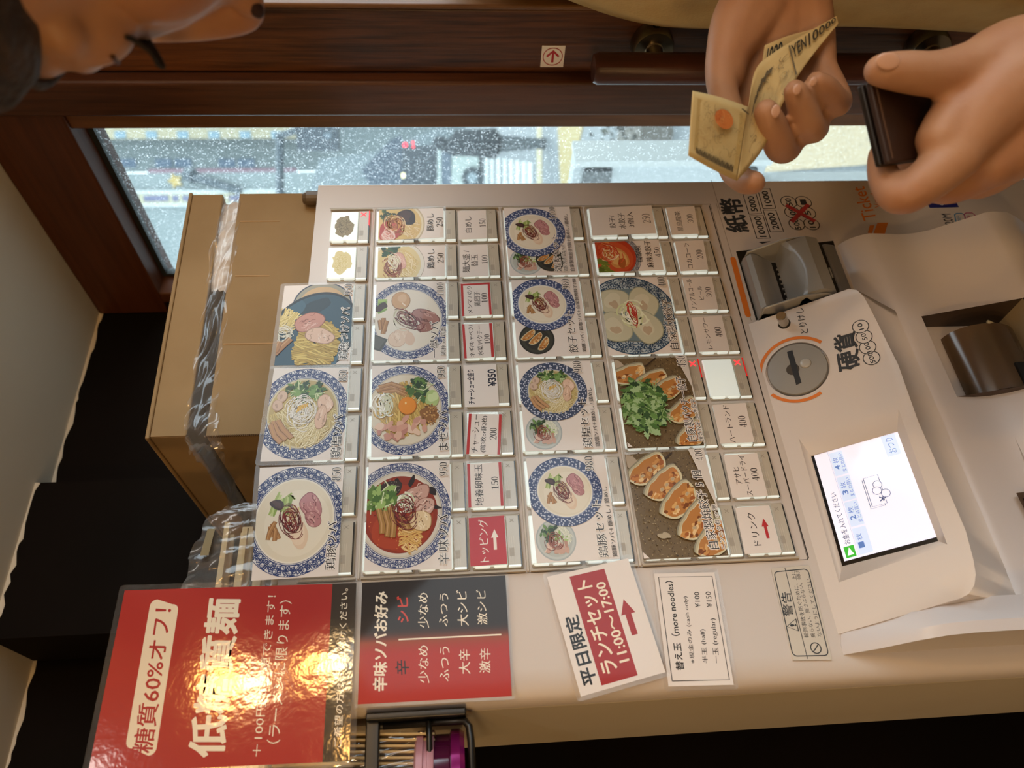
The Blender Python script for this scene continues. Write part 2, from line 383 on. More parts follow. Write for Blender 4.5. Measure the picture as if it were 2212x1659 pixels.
# ------------------------------------------------------------------ the printed dishes
class Dish:
    def __init__(s, cv, u, v, r, asp=1.0, rot=0.0):
        s.cv = cv; s.c = cv.uv(u, v); w = math.dist(cv.quad[0], cv.quad[1]); s.R = r * w; s.asp = asp; s.rot = rot
    def p(s, x, y):
        c, n = math.cos(s.rot), math.sin(s.rot); y *= s.asp
        return (s.c[0] + (x * c - y * n) * s.R, s.c[1] + (x * n + y * c) * s.R)
    def poly(s, pts, col, up=True): s.cv.poly([s.p(*q) for q in pts], col, up)
    def disc(s, r, col, x=0, y=0, n=48): s.poly(ell(x, y, r, r, n), col)
    def ell(s, x, y, rx, ry, col, rot=0, n=24): s.poly(ell(x, y, rx, ry, n, rot), col)
    def blob(s, x, y, rx, ry, col, rot=0, rough=.12, n=26, seed=None):
        rg = random.Random(seed if seed is not None else int((x * 97 + y * 31 + rx * 11) * 1000)); ph = [rg.uniform(0, 6.28) for _ in range(4)]; am = [rg.uniform(.3, 1) / (i + 1) for i in range(4)]
        pts = []
        for k in range(n):
            t = 2 * PI * k / n; q = 1 + rough * sum(a * math.sin((i + 2) * t + f) for i, (a, f) in enumerate(zip(am, ph)))
            a, b = rx * q * math.cos(t), ry * q * math.sin(t); pts.append((x + a * math.cos(rot) - b * math.sin(rot), y + a * math.sin(rot) + b * math.cos(rot)))
        s.poly(pts, col); return pts
    def stroke(s, pts, w, col, up=True):
        s.cv.strokes([(*s.p(x, y), (w[i] if isinstance(w, (list, tuple)) else w) * s.R) for i, (x, y) in enumerate(pts)], col, up)
    def noodles(s, x, y, rx, ry, n, cols, rot=0.0, w=.035, amp=.06, seed=1):
        rg = random.Random(seed)
        for k in range(n):
            t = rg.uniform(-1, 1); L = math.sqrt(max(0, 1 - t * t)) * rx; ph = rg.uniform(0, 6.28); f = rg.uniform(1.2, 2.6); a0 = rg.uniform(-.25, .25); pts = []
            for i in range(9):
                q = -1 + i / 4; a = q * L * rg.uniform(.9, 1); b = t * ry + amp * math.sin(q * f + ph) + a0 * q * .3
                pts.append((x + a * math.cos(rot) - b * math.sin(rot), y + a * math.sin(rot) + b * math.cos(rot)))
            s.stroke(pts, w * 1.35, rg.choice(cols[:1])); s.stroke(pts, w, rg.choice(cols[1:]))
    def threads(s, x, y, rx, ry, n, cols=('#6d1a17', '#8c2a20', '#551210'), w=.012, rot=.3, seed=3):
        rg = random.Random(seed)
        for k in range(n):
            a0 = rg.uniform(0, 6.28); da = rg.uniform(1.2, 3.6) * rg.choice((-1, 1)); q = rg.uniform(.25, 1); ox, oy = rg.gauss(0, .25) * rx, rg.gauss(0, .25) * ry; pts = []
            for i in range(9):
                t = a0 + da * i / 8; a, b = ox + rx * q * math.cos(t), oy + ry * q * math.sin(t) * rg.uniform(.95, 1.05)
                pts.append((x + a * math.cos(rot) - b * math.sin(rot), y + a * math.sin(rot) + b * math.cos(rot)))
            s.stroke(pts, w, rg.choice(cols), False)
        s.cv.up()
    def greens(s, x, y, rx, ry, n, cols=('#2f4a1f', '#48692c', '#5f8238', '#27401d', '#789a52'), stems='#c9d2a4', leaf=.16, seed=5):
        rg = random.Random(seed)
        for k in range(n):
            a, q = rg.uniform(0, 6.28), math.sqrt(rg.random()); px, py = x + rx * q * math.cos(a), y + ry * q * math.sin(a); t = rg.uniform(0, 6.28); L = leaf * rg.uniform(.6, 1.3); w = L * rg.uniform(.18, .38)
            m = []
            for i in range(9):   # jagged leaf
                f = i / 8; m.append((f * L, w * math.sin(PI * f) * (1.25 if i % 2 else .7)))
            m += [(f, -g) for f, g in m[-2:0:-1]]
            s.poly([(px + f * math.cos(t) - g * math.sin(t), py + f * math.sin(t) + g * math.cos(t)) for f, g in m], rg.choice(cols))
            if stems and k % 4 == 0: s.stroke([(px, py), (px - L * math.cos(t + .3) * 1.3, py - L * math.sin(t + .3) * 1.3)], .018, stems)
    def meat(s, x, y, rx, ry, col, edge, hi, rot=0, seed=2, specks=8):
        rg = random.Random(seed); s.blob(x, y, rx, ry, edge, rot, .1, seed=seed); s.blob(x, y, rx * .94, ry * .93, col, rot, .1, seed=seed)
        for k in range(9):
            t = rg.uniform(-.8, .8); a = rg.uniform(-.5, .5); L = rg.uniform(.15, .4)
            s.stroke([(x + rx * (a + q * L) * math.cos(rot) - ry * (t + .08 * math.sin(q * 4)) * math.sin(rot), y + rx * (a + q * L) * math.sin(rot) + ry * (t * .8 + .08 * math.sin(q * 4)) * math.cos(rot)) for q in (-1, -.5, 0, .5, 1)], rg.uniform(.008, .03), rg.choice((hi, edge, hi)))
        for k in range(specks):
            a, q = rg.uniform(0, 6.28), rg.random() * .8; s.ell(x + rx * q * math.cos(a), y + ry * q * math.sin(a), .009, .009, '#3a2620', 0, 6)
    def strips(s, pts, w, col='#a97845', edge='#7d5127'):
        for a in pts:
            s.stroke(a, w * 1.25, edge); s.stroke(a, w, col); m = [(x + w * .15, y + w * .15) for x, y in a]; s.stroke(m, w * .25, '#c0935f')
    def karakusa(s, r0, r1, n, blue='#25386c', white='#d9d8d8', lines=15, seed=4):
        """white rim with blue spirals of fine comma strokes"""
        rg = random.Random(seed); s.disc(r1, blue, n=72); s.disc(r1 - .012, white, n=72); wd = r1 - r0; fr = wd * .54
        for row, (rm, off) in enumerate(((r0 + wd * .34, 0), (r0 + wd * .70, .5))):
            for k in range(n):
                t0 = 2 * PI * (k + off) / n; cx, cy = rm * math.cos(t0), rm * math.sin(t0); a0 = rg.uniform(0, 6.28)
                for i in range(lines):
                    a = a0 + 2 * PI * i / lines; q = []
                    for f in (.30, .62, 1.0):
                        rr = fr * f * (1.0 if i % 2 else .86); b = a + .55 * (f - .3); x, y = cx + rr * math.cos(b), cy + rr * math.sin(b); d = math.hypot(x, y)
                        if d > r1 - .02: x, y = x * (r1 - .02) / d, y * (r1 - .02) / d
                        q.append((x, y))
                    s.stroke(q, wd * .078, blue, False)
                s.stroke([(cx + fr * .16 * math.cos(a0 + t), cy + fr * .16 * math.sin(a0 + t)) for t in (0, 1.2, 2.4, 3.8)], wd * .06, blue, False)
        s.cv.up(); s.disc(r0 + .035, blue, n=72); s.disc(r0 + .022, white, n=72); s.disc(r0 + .01, blue, n=72)
    def plainrim(s, r0, r1, blue='#3d4b73', white='#c6cad8', n=26, seed=4):
        """indigo rim with small white flower sparks, as the smaller photographs show it"""
        rg = random.Random(seed); s.disc(r1, blue, n=64); wd = r1 - r0
        for rm in (.18, .4, .62, .84):
            for k in range(int(n * 2.2)):
                t = 2 * PI * (k + rg.random()) / (n * 2.2); r = r0 + wd * (rm + rg.uniform(-.08, .08)); x, y = r * math.cos(t), r * math.sin(t); a = rg.uniform(0, 3)
                for i in range(4):
                    b = a + i * PI / 4; l = wd * .085; s.stroke([(x - l * math.cos(b), y - l * math.sin(b)), (x + l * math.cos(b), y + l * math.sin(b))], .010, white, False)
        s.cv.up(); s.disc(r0 + .02, '#8f98b4', n=64)

def tonkotsu(d, big=True):
    if big: d.karakusa(.77, 1.0, 21)
    else: d.plainrim(.74, 1.0)
    d.disc(.77 if big else .735, '#e6dfcf', n=64); d.disc(.74 if big else .70, '#ddd2bb', n=64); d.blob(-.05, -.05, .62, .6, '#e2d8c3', 0, .05)
    rg = random.Random(8)
    for k in range(9): d.stroke([(.16 + rg.uniform(-.1, .1), .5 - k * .045), (.30 + k * .02, .42 - k * .04), (.42 + rg.uniform(-.1, .12), .34 - k * .04)], [.03, .075, .03], ('#9fb163', '#b9c883', '#87a04d')[k % 3])
    d.blob(.29, .36, .15, .085, '#3a211e', 1.0, .2); d.blob(.30, .37, .1, .05, '#4e2e28', 1.0, .3)
    d.noodles(.10, .06, .16, .1, 9, ('#b79f67', '#d7c48b', '#e0d0a0'), .3, .02, .03)
    d.meat(.24, -.30, .27, .2, '#b98082', '#8d5557', '#d3a39c', .5, 21); d.meat(.0, -.36, .18, .13, '#b47b7b', '#8d5557', '#cf9e98', .8, 22)
    d.blob(-.27, -.12, .25, .17, '#ddc2a6', .2, .1); d.blob(-.26, -.10, .2, .13, '#e3ccb2', .2, .1)
    d.strips([[(-.05, .42), (-.2, .33), (-.33, .26)], [(-.1, .45), (-.3, .4)], [(-.02, .36), (-.2, .45), (-.34, .47)], [(-.18, .34), (-.36, .34)]], .06)
    d.threads(-.02, .06, .28, .18, 46, rot=.5)

def shio(d, big=True):
    if big: d.karakusa(.77, 1.0, 21, seed=9)
    else: d.plainrim(.74, 1.0, '#3a4560')
    d.disc(.77 if big else .735, '#cfc4a4', n=64); d.disc(.73 if big else .7, '#b9a36c', n=64)
    d.noodles(-.12, .0, .62, .6, 70, ('#a48b4c', '#d6c48d', '#e2d5a8', '#cdb878'), .5, .022, .1, 4)
    d.noodles(-.35, -.15, .4, .3, 40, ('#a48b4c', '#dccb98', '#e6dab2'), 2.2, .022, .1, 14)
    d.greens(.50, .0, .16, .36, 70, seed=6)
    for x, y in ((.36, .48), (.16, .56)): d.blob(x, y, .13, .12, '#a88a72', 0, .1); d.blob(x + .01, y, .115, .105, '#cdb09a', 0, .1); d.blob(x, y + .02, .05, .03, '#b29480', 0, .3)
    d.threads(.02, .02, .3, .28, 60, ('#e8e3da', '#d6cfc0', '#f0ece4'), .014, 0, 9)
    for k in range(7): d.stroke([(.0 + k * .02, .13 - k * .035), (.14 + k * .01, .1 - k * .03)], .022, '#d9a92c')
    d.meat(.18, -.47, .21, .17, '#dcb9a0', '#b28d74', '#e8cdb8', .2, 31, 3); d.meat(-.12, -.40, .26, .13, '#d8b398', '#b28d74', '#e6c9b2', -.2, 32, 3)
    d.strips([[(-.18, .62), (-.4, .5), (-.58, .3)], [(-.25, .66), (-.5, .55), (-.64, .4)], [(-.16, .52), (-.36, .38), (-.55, .18)]], .085, '#b88b63', '#86603a')

def maze(d):
    d.karakusa(.80, 1.0, 22, seed=12); d.disc(.80, '#cdbfa6', n=64); d.disc(.77, '#d9cdb6', n=64)
    d.noodles(.0, .05, .62, .5, 80, ('#9a7c35', '#cda854', '#ddbd6c', '#b8923f'), .3, .035, .1, 5)
    d.strips([[(.42, .62), (.5, .3), (.36, -.05)], [(.5, .58), (.58, .3), (.46, 0)], [(.38, .5), (.42, .2), (.3, -.02)]], .08, '#a9773d', '#77481c')
    d.greens(.46, -.3, .2, .24, 60, seed=16)
    d.blob(.22, -.6, .17, .16, '#a9bd78', .4, .25); d.blob(.24, -.62, .12, .1, '#c6d49a', .4, .3)
    d.blob(-.14, -.55, .24, .16, '#8c5c28', 1.2, .2)
    rg = random.Random(3)
    for k in range(70):
        a, q = rg.uniform(0, 6.28), math.sqrt(rg.random()); d.ell(-.14 + .23 * q * math.cos(a), -.55 + .17 * q * math.sin(a), .022, .016, rg.choice(('#b98545', '#6d431c', '#c99a58', '#8a5a2a')), a, 7)
    d.threads(.12, .46, .22, .2, 40, ('#e6e2d2', '#d0cfae', '#f2efe6'), .024, .3, 19)
    for k in range(26):
        x, y = rg.uniform(-.62, -.22), rg.uniform(-.45, .6); d.blob(x, y, rg.uniform(.07, .13), rg.uniform(.05, .08), rg.choice(('#c58f7c', '#d8ab93', '#b97f70', '#e0bfa6', '#cf9a84')), rg.uniform(0, 3), .25, 12, k)
    d.disc(.20, '#b9660f', .06, -.06, 30); d.disc(.188, '#e08a1c', .065, -.055, 30); d.ell(.12, -.02, .03, .02, '#f6cf8a')

def spicy(d):
    d.karakusa(.82, 1.0, 22, seed=13); d.disc(.82, '#c9bfae', n=64); d.disc(.78, '#d3cabb', n=64); d.disc(.73, '#8a2c10', n=64); d.blob(-.05, 0, .66, .64, '#9c3312', 0, .05); d.blob(-.3, .1, .35, .45, '#a83c15', 0, .1)
    rg = random.Random(6)
    for k in range(60):
        a, q = rg.uniform(0, 6.28), .35 + .35 * rg.random(); d.ell(q * math.cos(a), q * math.sin(a), rg.uniform(.006, .02), rg.uniform(.006, .014), rg.choice(('#c4602a', '#6f1f0c', '#d27a3c')), a, 7)
    for x, y, a, b, r_ in ((.6, .06, .1, .05, .5), (.62, -.22, .12, .05, -.3), (.42, -.62, .12, .06, .8), (.1, -.7, .1, .035, 1.4)): d.blob(x, y, a, b, '#241510', r_, .2)
    d.blob(.50, .18, .16, .2, '#33241d', .5, .2)
    for k in range(40): d.ell(.5 + rg.gauss(0, .07), .18 + rg.gauss(0, .09), .012, .009, '#8e8072', 0, 6)
    d.noodles(-.36, -.2, .25, .3, 34, ('#a5702c', '#dcae62', '#ecca8c'), 1.5, .026, .08, 7)
    d.meat(.32, -.30, .3, .2, '#c4998a', '#7d4a3b', '#dcbcae', -.9, 41, 22); d.meat(.12, -.48, .22, .16, '#c9a293', '#84503f', '#e0c3b6', -1.0, 42, 18)
    d.meat(-.15, -.40, .2, .22, '#ddc39a', '#a8824f', '#ecd9b8', .4, 43, 6)
    d.greens(.30, .36, .2, .26, 55, ('#5a7a33', '#7fa04c', '#466a28', '#97b566'), '#d9e0b8', .2, 26)
    d.threads(.22, -.1, .16, .14, 22, ('#e6e4d2', '#f2f0e4', '#cfd2b0'), .026, .3, 20)
    d.strips([[(.1, .42), (-.2, .34), (-.36, .34)], [(.06, .3), (-.2, .22), (-.42, .24)], [(.14, .2), (-.18, .12), (-.44, .14)], [(.0, .0), (-.2, -.1), (-.3, -.16)]], .09, '#a2783a', '#6e4415')
    d.threads(.03, -.08, .28, .22, 40, rot=.4)

def ikkaku(d):
    d.karakusa(.80, 1.0, 22, seed=15); d.disc(.80, '#dcd4c6', n=64); d.disc(.765, '#e0d8c9', n=64)
    for k in range(6): d.stroke([(.2 + k * .06, .72), (.28 + k * .05, .5)], [.1, .04], ('#7fa24e', '#a3bf6c')[k % 2])
    d.blob(.33, .66, .1, .17, '#43302a', .3, .25)
    d.poly([(-.36, .78), (-.72, .84), (-.8, .62), (-.5, .46)], '#4d4c46'); d.poly([(-.4, .74), (-.68, .8), (-.74, .66), (-.52, .52)], '#5b5a52')
    d.strips([[(.0, .66), (-.25, .62)], [(.05, .58), (-.3, .55)], [(-.02, .5), (-.36, .58)]], .08)
    d.meat(.06, -.42, .33, .2, '#a57368', '#6e4239', '#c49a8d', 1.2, 51, 6); d.meat(-.22, -.40, .12, .2, '#9c6a5e', '#6e4239', '#bd9184', .2, 52, 4)
    d.meat(-.46, .2, .22, .26, '#dcc3ac', '#c6a78e', '#e6d2bf', .4, 53, 3); d.blob(-.5, -.05, .16, .12, '#d5b8a0', 0, .1)
    d.ell(.50, .17, .24, .23, '#9a7650'); d.ell(.505, .17, .225, .215, '#c79f75'); d.blob(.56, .14, .12, .1, '#d3b08a', 0, .1); d.ell(.4, .1, .06, .018, '#e8d6c0', .8)
    d.threads(.02, .12, .3, .26, 20, ('#d9d6c4', '#c8c3a2', '#b7a678'), .016, .2, 29); d.threads(.0, .0, .34, .16, 34, rot=1.0, w=.014)

def tsukemen(cv):
    d = Dish(cv, .68, .62, .30); d.disc(1.0, '#3d4354', .18, .12, 48); d.disc(.95, '#9a9684', .18, .12, 48); d.disc(.8, '#c4a579', .18, .12, 40); d.blob(.15, .1, .6, .6, '#ccb088', 0, .06)
    d = Dish(cv, .36, .44, .50, .98, -.5); d.ell(0, 0, 1.15, .88, '#1d242c', 0, 48); d.ell(0, 0, 1.09, .82, '#2f4a5a', 0, 48); d.blob(-.35, -.62, .5, .18, '#3d6073', .2, .2); d.blob(.65, .3, .35, .16, '#26343d', -.4, .2); d.blob(.3, .62, .4, .14, '#39586a', 0, .2)
    d = Dish(cv, .36, .40, .44)
    d.noodles(.40, .5, .34, .3, 34, ('#a58a3e', '#d6bf72', '#e3d08c'), -.6, .03, .08, 3)
    d.noodles(-.32, -.22, .52, .62, 95, ('#94782c', '#c9a94a', '#d9bd62', '#b8973c'), 1.35, .042, .1, 5)
    d.threads(.02, .6, .22, .26, 30, ('#e2dccb', '#cfc5ac'), .02, .2, 6)
    d.strips([[(-.1, .36), (-.3, .52), (-.52, .68)], [(-.18, .6), (-.42, .66), (-.5, .76)]], .12, '#a8733c', '#7a4a1d')
    d.meat(.36, -.02, .36, .26, '#c48a78', '#8d5442', '#dcb0a0', -1.0, 61, 12); d.meat(-.04, -.28, .22, .34, '#dcb79e', '#a98268', '#e8cdba', -.2, 62, 4)

def rice_pork(cv):
    d = Dish(cv, .5, .28, .78, .86); d.disc(1.0, '#c3b392', n=48); d.disc(.95, '#e3d7b8', n=48); d.disc(.88, '#d8bd7a', n=48); d.blob(-.1, -.1, .6, .6, '#d5b871', 0, .1)
    d.noodles(-.1, -.4, .5, .3, 40, ('#b8904a', '#e0c486', '#ecd9ac'), .8, .03, .1, 7)
    d.blob(.3, -.35, .36, .3, '#33201a', .4, .15); d.blob(.35, -.3, .26, .2, '#4a2c20', .4, .2); d.greens(.35, .35, .2, .22, 26, ('#3c4f28', '#55693a', '#2b3a1c'), None, .2, 7)
    d.blob(-.3, .25, .5, .34, '#b5463a', -.5, .18); d.blob(-.42, .3, .3, .2, '#d08878', -.4, .25); d.blob(-.15, .1, .22, .15, '#c25a48', 0, .25)
    d.threads(.0, .1, .36, .3, 36, ('#8c4a1c', '#c98f4a', '#e6c99a', '#a2622a'), .03, .2, 8); d.threads(-.45, .3, .3, .2, 16, ('#f0d9d0', '#e8c0b4'), .026, .5, 18)
def rice_chicken(cv):
    d = Dish(cv, .42, .28, .80, .88); d.disc(1.0, '#8d7a60', n=48); d.disc(.985, '#e0dccf', n=48); d.disc(.86, '#dccb95', n=48); d.blob(-.05, 0, .7, .7, '#d9c386', 0, .06)
    d.noodles(.0, -.12, .6, .5, 70, ('#b8964a', '#e2cd90', '#eedfb4'), .5, .035, .1, 9); d.greens(.55, .15, .16, .26, 24, ('#2f4a26', '#3f5f30', '#23381c'), None, .26, 8)
    d.meat(.15, -.1, .34, .24, '#d9a99a', '#b8897a', '#eccabc', .4, 71, 0); d.threads(-.1, .2, .46, .36, 40, ('#7a3222', '#a4603a', '#8f4a30'), .02, .4, 10); d.threads(.1, .1, .3, .2, 20, ('#ece6d2', '#d9d2b4'), .026, .4, 12)

def rice_small(d):
    d.disc(1.0, '#aab0ae', n=40); d.disc(.93, '#c2c6c0', n=40); d.disc(.82, '#b6bab2', n=40); d.noodles(.15, -.3, .5, .4, 40, ('#b5b8a0', '#d9dac4', '#e6e6d6'), .4, .045, .06, 4)
    d.greens(.4, .35, .26, .34, 36, ('#37502a', '#54763c', '#6f9150', '#2a3f20'), None, .3, 12); d.greens(.1, -.2, .2, .3, 8, ('#8fae5a', '#a9c377'), None, .22, 22)
    rg = random.Random(2)
    for k in range(22): d.blob(rg.uniform(-.62, -.2), rg.uniform(-.5, .45), rg.uniform(.12, .2), rg.uniform(.08, .13), rg.choice(('#c9a08c', '#dcbca8', '#b98c78', '#e4cbb8')), rg.uniform(0, 3), .25, 10, k)
    d.threads(-.05, .1, .4, .34, 30, ('#7a3226', '#94503a'), .03, .3, 5)

def gyoza(d, x, y, L, Wd, rot, seed, small=False):
    rg = random.Random(seed); c, n = math.cos(rot), math.sin(rot); tf = lambda a, b: (x + a * c - b * n, y + a * n + b * c)
    def cres(sc, lift, amp):
        top = [(L * math.cos(t) * sc, Wd * (math.sin(t) ** .8) * sc + lift) for t in [PI * k / 16 for k in range(17)]]
        bot = [(L * .97 * math.cos(t) * sc, -Wd * .28 * math.sin(t) * sc + lift) for t in [PI - PI * k / 12 for k in range(1, 12)]]
        return [tf(a, b + amp * math.sin(a * 23)) for a, b in top + bot]
    d.poly(cres(1.04, -.06 * (1 if not small else .5), 0), '#8d8670'); d.poly(cres(1.03, -.035, .004), '#b9b092'); d.poly(cres(1.0, 0, .006), '#d3c8a4'); d.poly(cres(.90, .0, .012), '#b5793a')
    for k in range(34):
        t = rg.uniform(.1, PI - .1); q = rg.uniform(.2, .85); a, b = L * .85 * math.cos(t), Wd * q * math.sin(t)
        d.blob(*tf(a, b), rg.uniform(.03, .08) * L * 2.2, rg.uniform(.02, .05) * L * 2.2, rg.choice(('#c98f4a', '#d9a866', '#9f5a24', '#78400f', '#c07a38', '#e6c48e', '#c98f4a')), rot + rg.uniform(-.5, .5), .3, 10, seed * 50 + k)
    for k in range(3):
        a = L * (-.45 + .42 * k + rg.uniform(-.1, .1)); d.blob(*tf(a, Wd * .36), .11 * L, .09 * L, '#c9a878', rot, .25, 12, seed + k); d.blob(*tf(a, Wd * .36), .07 * L, .055 * L, '#b4a184', rot, .25, 10, seed + k + 7)

def plate_brown(cv, seed):
    cv.rectu(0, 1, 0, 1, '#6f5b3c'); rg = random.Random(seed); d = Dish(cv, .5, .5, .5)
    for k in range(1100):
        d.ell(rg.uniform(-1, 1), rg.uniform(-.8, .8), rg.uniform(.006, .016), rg.uniform(.005, .011), rg.choice(('#8f7a52', '#4d3a22', '#a8936a', '#5d4729', '#3a2b18')), rg.uniform(0, 3), 6)
    d.stroke([(.98, -.12), (.8, .1), (.72, .4), (.7, .8)], .03, '#3a2a1a'); d.blob(.85, .72, .25, .12, '#b3a28c', .6, .4); d.blob(-.62, .3, .12, .05, '#b0a084', 1.2, .4)
    return d
def gyoza_five(cv):
    d = plate_brown(cv, 4)
    for i, (x, y, r_) in enumerate(((.72, .44, -.95), (.42, .18, -.85), (.08, -.02, -.75), (-.32, -.25, -.7), (-.66, -.5, -.75))): gyoza(d, x, y, .42, .34, r_ + PI, 5 + i)
def gyoza_cilantro(cv):
    d = plate_brown(cv, 9)
    for i, (x, y, r_) in enumerate(((.68, .5, -1.2), (.5, .08, -1.1), (.3, -.18, -1.0), (-.2, -.42, -.9), (-.72, -.48, -.8))): gyoza(d, x, y, .36, .3, r_ + PI, 15 + i)
    d.greens(-.12, .28, .54, .38, 420, ('#4a7030', '#678f48', '#84a864', '#35552a', '#a2bf8a', '#567a3c', '#294420'), '#8fb070', .17, 31)
def gyoza_small(d):
    d.disc(1.0, '#26261f', n=40); d.disc(.9, '#393930', n=40); d.disc(.72, '#2b2b25', n=40)
    for i, (x, y, r_) in enumerate(((.3, .5, -.5), (.05, .1, -.4), (-.3, -.3, -.2))): gyoza(d, x, y, .5, .3, r_ + PI * .5 + 1.2, 25 + i, True)
def suigyoza(cv):
    d = Dish(cv, .50, .40, .49, .95); d.disc(1.03, '#33506a', .0, 0, 64); d.disc(1.0, '#b4c0c8', n=64); rg = random.Random(5)
    for k in range(75):
        t = 2 * PI * k / 75 * 2.01; r_ = .80 if k % 2 else .93; x, y = r_ * math.cos(t), r_ * math.sin(t); a0 = rg.uniform(0, 6.28)
        for i in range(7): d.ell(x + .06 * math.cos(a0 + i * .9), y + .06 * math.sin(a0 + i * .9), .045, .013, '#2d4763', a0 + i * .9, 8)
    d.disc(.70, '#6b7d84', n=48)
    for x, y, a, b, r_, s_ in ((.35, .36, .34, .42, .3, 1), (.3, -.3, .42, .34, -.2, 2), (-.32, .42, .38, .4, .6, 3), (-.34, -.28, .42, .36, .2, 4)):
        d.blob(x, y, a, b, '#9b9c84', r_, .1, 30, s_); d.blob(x, y, a * .95, b * .94, '#c3bfa4', r_, .1, 30, s_); d.blob(x + .03, y + .03, a * .55, b * .5, '#cfc9b0', r_, .2, 24, s_ + 10); d.blob(x - .08, y, a * .3, b * .25, '#b9a58a', r_, .3, 20, s_ + 20)
    d.threads(-.02, -.02, .3, .26, 34, ('#e2e4c8', '#f0f0e2', '#cdd2a2'), .035, .3, 33); d.threads(.02, -.02, .34, .1, 16, ('#a8281c', '#c03a28'), .018, .1, 34)
def mala(cv):
    d = Dish(cv, .52, .24, .80, .92); d.karakusa(.80, 1.0, 16, '#33415e', '#b9b6b4', 11, 41); d.disc(.82, '#b5391a', n=48); d.blob(0, 0, .7, .68, '#c4512a', 0, .08)
    d.blob(-.05, -.15, .45, .4, '#c98a4a', .3, .12); d.blob(-.1, -.2, .34, .28, '#d9a866', .3, .15); d.blob(-.3, -.3, .2, .14, '#a85a24', .4, .3); d.blob(.4, .1, .3, .2, '#d98a4a', .3, .2)
    d.greens(-.4, .45, .3, .3, 20, ('#6d7a2a', '#8a9440', '#566420'), None, .35, 44); d.threads(.12, .12, .4, .34, 40, ('#e6c9a0', '#b8381c', '#f0dcb8', '#d05a30'), .03, .3, 45)
def set_card(cv, kind, bx, by, br, rice=None, gy=None):
    if rice: rice_small(Dish(cv, *rice))
    if gy: gyoza_small(Dish(cv, *gy))
    (shio if kind == 's' else tonkotsu)(Dish(cv, bx, by, br), False)
# ------------------------------------------------------------------ the room
XW = 11.02                      # window wall
VCE = -9.04                     # low ceiling over the machine
ZB, ZP, ZL = 6.98, 6.28, 8.37   # back wall, boxed pillar, wall left of it
plaster = mat('plaster', '#6b543c', .85, noise=('#5c4732', 6, (1, 1, 1), .4, .7))
plaster_s = mat('plaster_soffit', '#d8cdba', .85, bump=(30, .1, .001))
darkwall = mat('dark_paint', '#0c0704', .8, spec=.12, noise=('#140b06', 4, (1, 1, 1), .45, .75), bump=(90, .08, .0005))
WZ = wood('wood_upright', '#2c1509', '#55301a', 2, 7)
WY = wood('wood_head', '#42200f', '#5a3018', 1, 7, dist=1)
WD = wood('wood_door', '#281006', '#6a3d1c', 2, 6, .4, grain=45)
z0, z1, z2, z3, z4 = [PX(700, y, XW).y / S for y in (276, 238, 160, 20, 8)]
zf = PX(352, 628, XW).y / S     # far end of the glass
vt = (ZT - PX(345, 628, XW).z) / S
FLV = ZT / S
struct('floor', MB().mbox(-75, XW + 3, FLV, FLV + 2, -110, 12), mat('floor_tile', '#7d6850', .5, noise=('#6c5943', 3, (1, 1, 1), .4, .7)))
struct('ceiling', MB().mbox(-75, XW + 3, -23, -25, -110, -2).mbox(-75, XW + 3, VCE - .6, VCE, -2, 12).mbox(-75, XW + 3, -25, VCE - .6, -2.6, -2), plaster_s)
mb = MB().mbox(4.97, XW + .8, VCE, FLV, ZB, ZB + .4).mbox(1.1, 4.97, VCE, FLV, ZP, ZB + 3).mbox(-75, 1.1, VCE, FLV, ZL, ZL + 3)
struct('wall_back', mb, darkwall)
struct('wall_left', MB().mbox(-78, -75, -25, FLV, -110, 12), plaster)
struct('wall_front', MB().mbox(-75, XW + 3, -25, FLV, -113, -110), plaster)
# ragged paint line where the dark wall meets the plaster
mb = MB(); rg = random.Random(11)
for (Xa, Xb, Z) in ((4.97, XW, ZB), (1.1, 4.97, ZP), (-9, 1.1, ZL)):
    x = Xa; top = [];
    while x < Xb: top.append((x, VCE + rg.uniform(.03, .13))); x += rg.uniform(.12, .4)
    top.append((Xb, VCE + .08))
    lp = [M(x, v, Z - .01) for x, v in top] + [M(Xb, VCE, Z - .01), M(Xa, VCE, Z - .01)]; mb.prism(lp, (0, .0004, 0))
struct('trim_1', mb, plaster_s)
# window wall: solid below the sill and above the head, post, far jamb
struct('wall_right', MB().mbox(XW + .2, XW + 3, -25, VCE, -110, 12).mbox(XW, XW + .8, VCE, FLV, zf + .45, ZB + .5).mbox(XW + .2, XW + 3, VCE, FLV, -110, -82), darkwall)
w = MB(); w.mbox(XW - .15, XW + 1.4, VCE, vt, z1, ZB)
struct('trim_2', w, WY, bevel=.003)
struct('trim_3', MB().mbox(XW - .1, XW + .8, VCE, FLV, zf + .02, zf + .45), WZ, bevel=.003)
struct('trim_4', MB().mbox(XW - .25, XW + 1.6, -23, FLV, z2 + .03, z1), WZ, bevel=.004)
struct('trim_5', MB().mbox(XW - .02, XW + 1.2, VCE, FLV, z1, z0), wood('wood_casing', '#4a2a15', '#6d4526', 2, 6), bevel=.002)
win = struct('window_1', MB().mbox(XW + .55, XW + .75, vt, vt + .14, z0, zf).mbox(XW + .55, XW + .75, vt + .14, FLV - 2, zf - .12, zf).mbox(XW + .55, XW + .75, FLV - 2, FLV - 1.6, z0, zf), mat('gasket', '#2b2f30', .4))
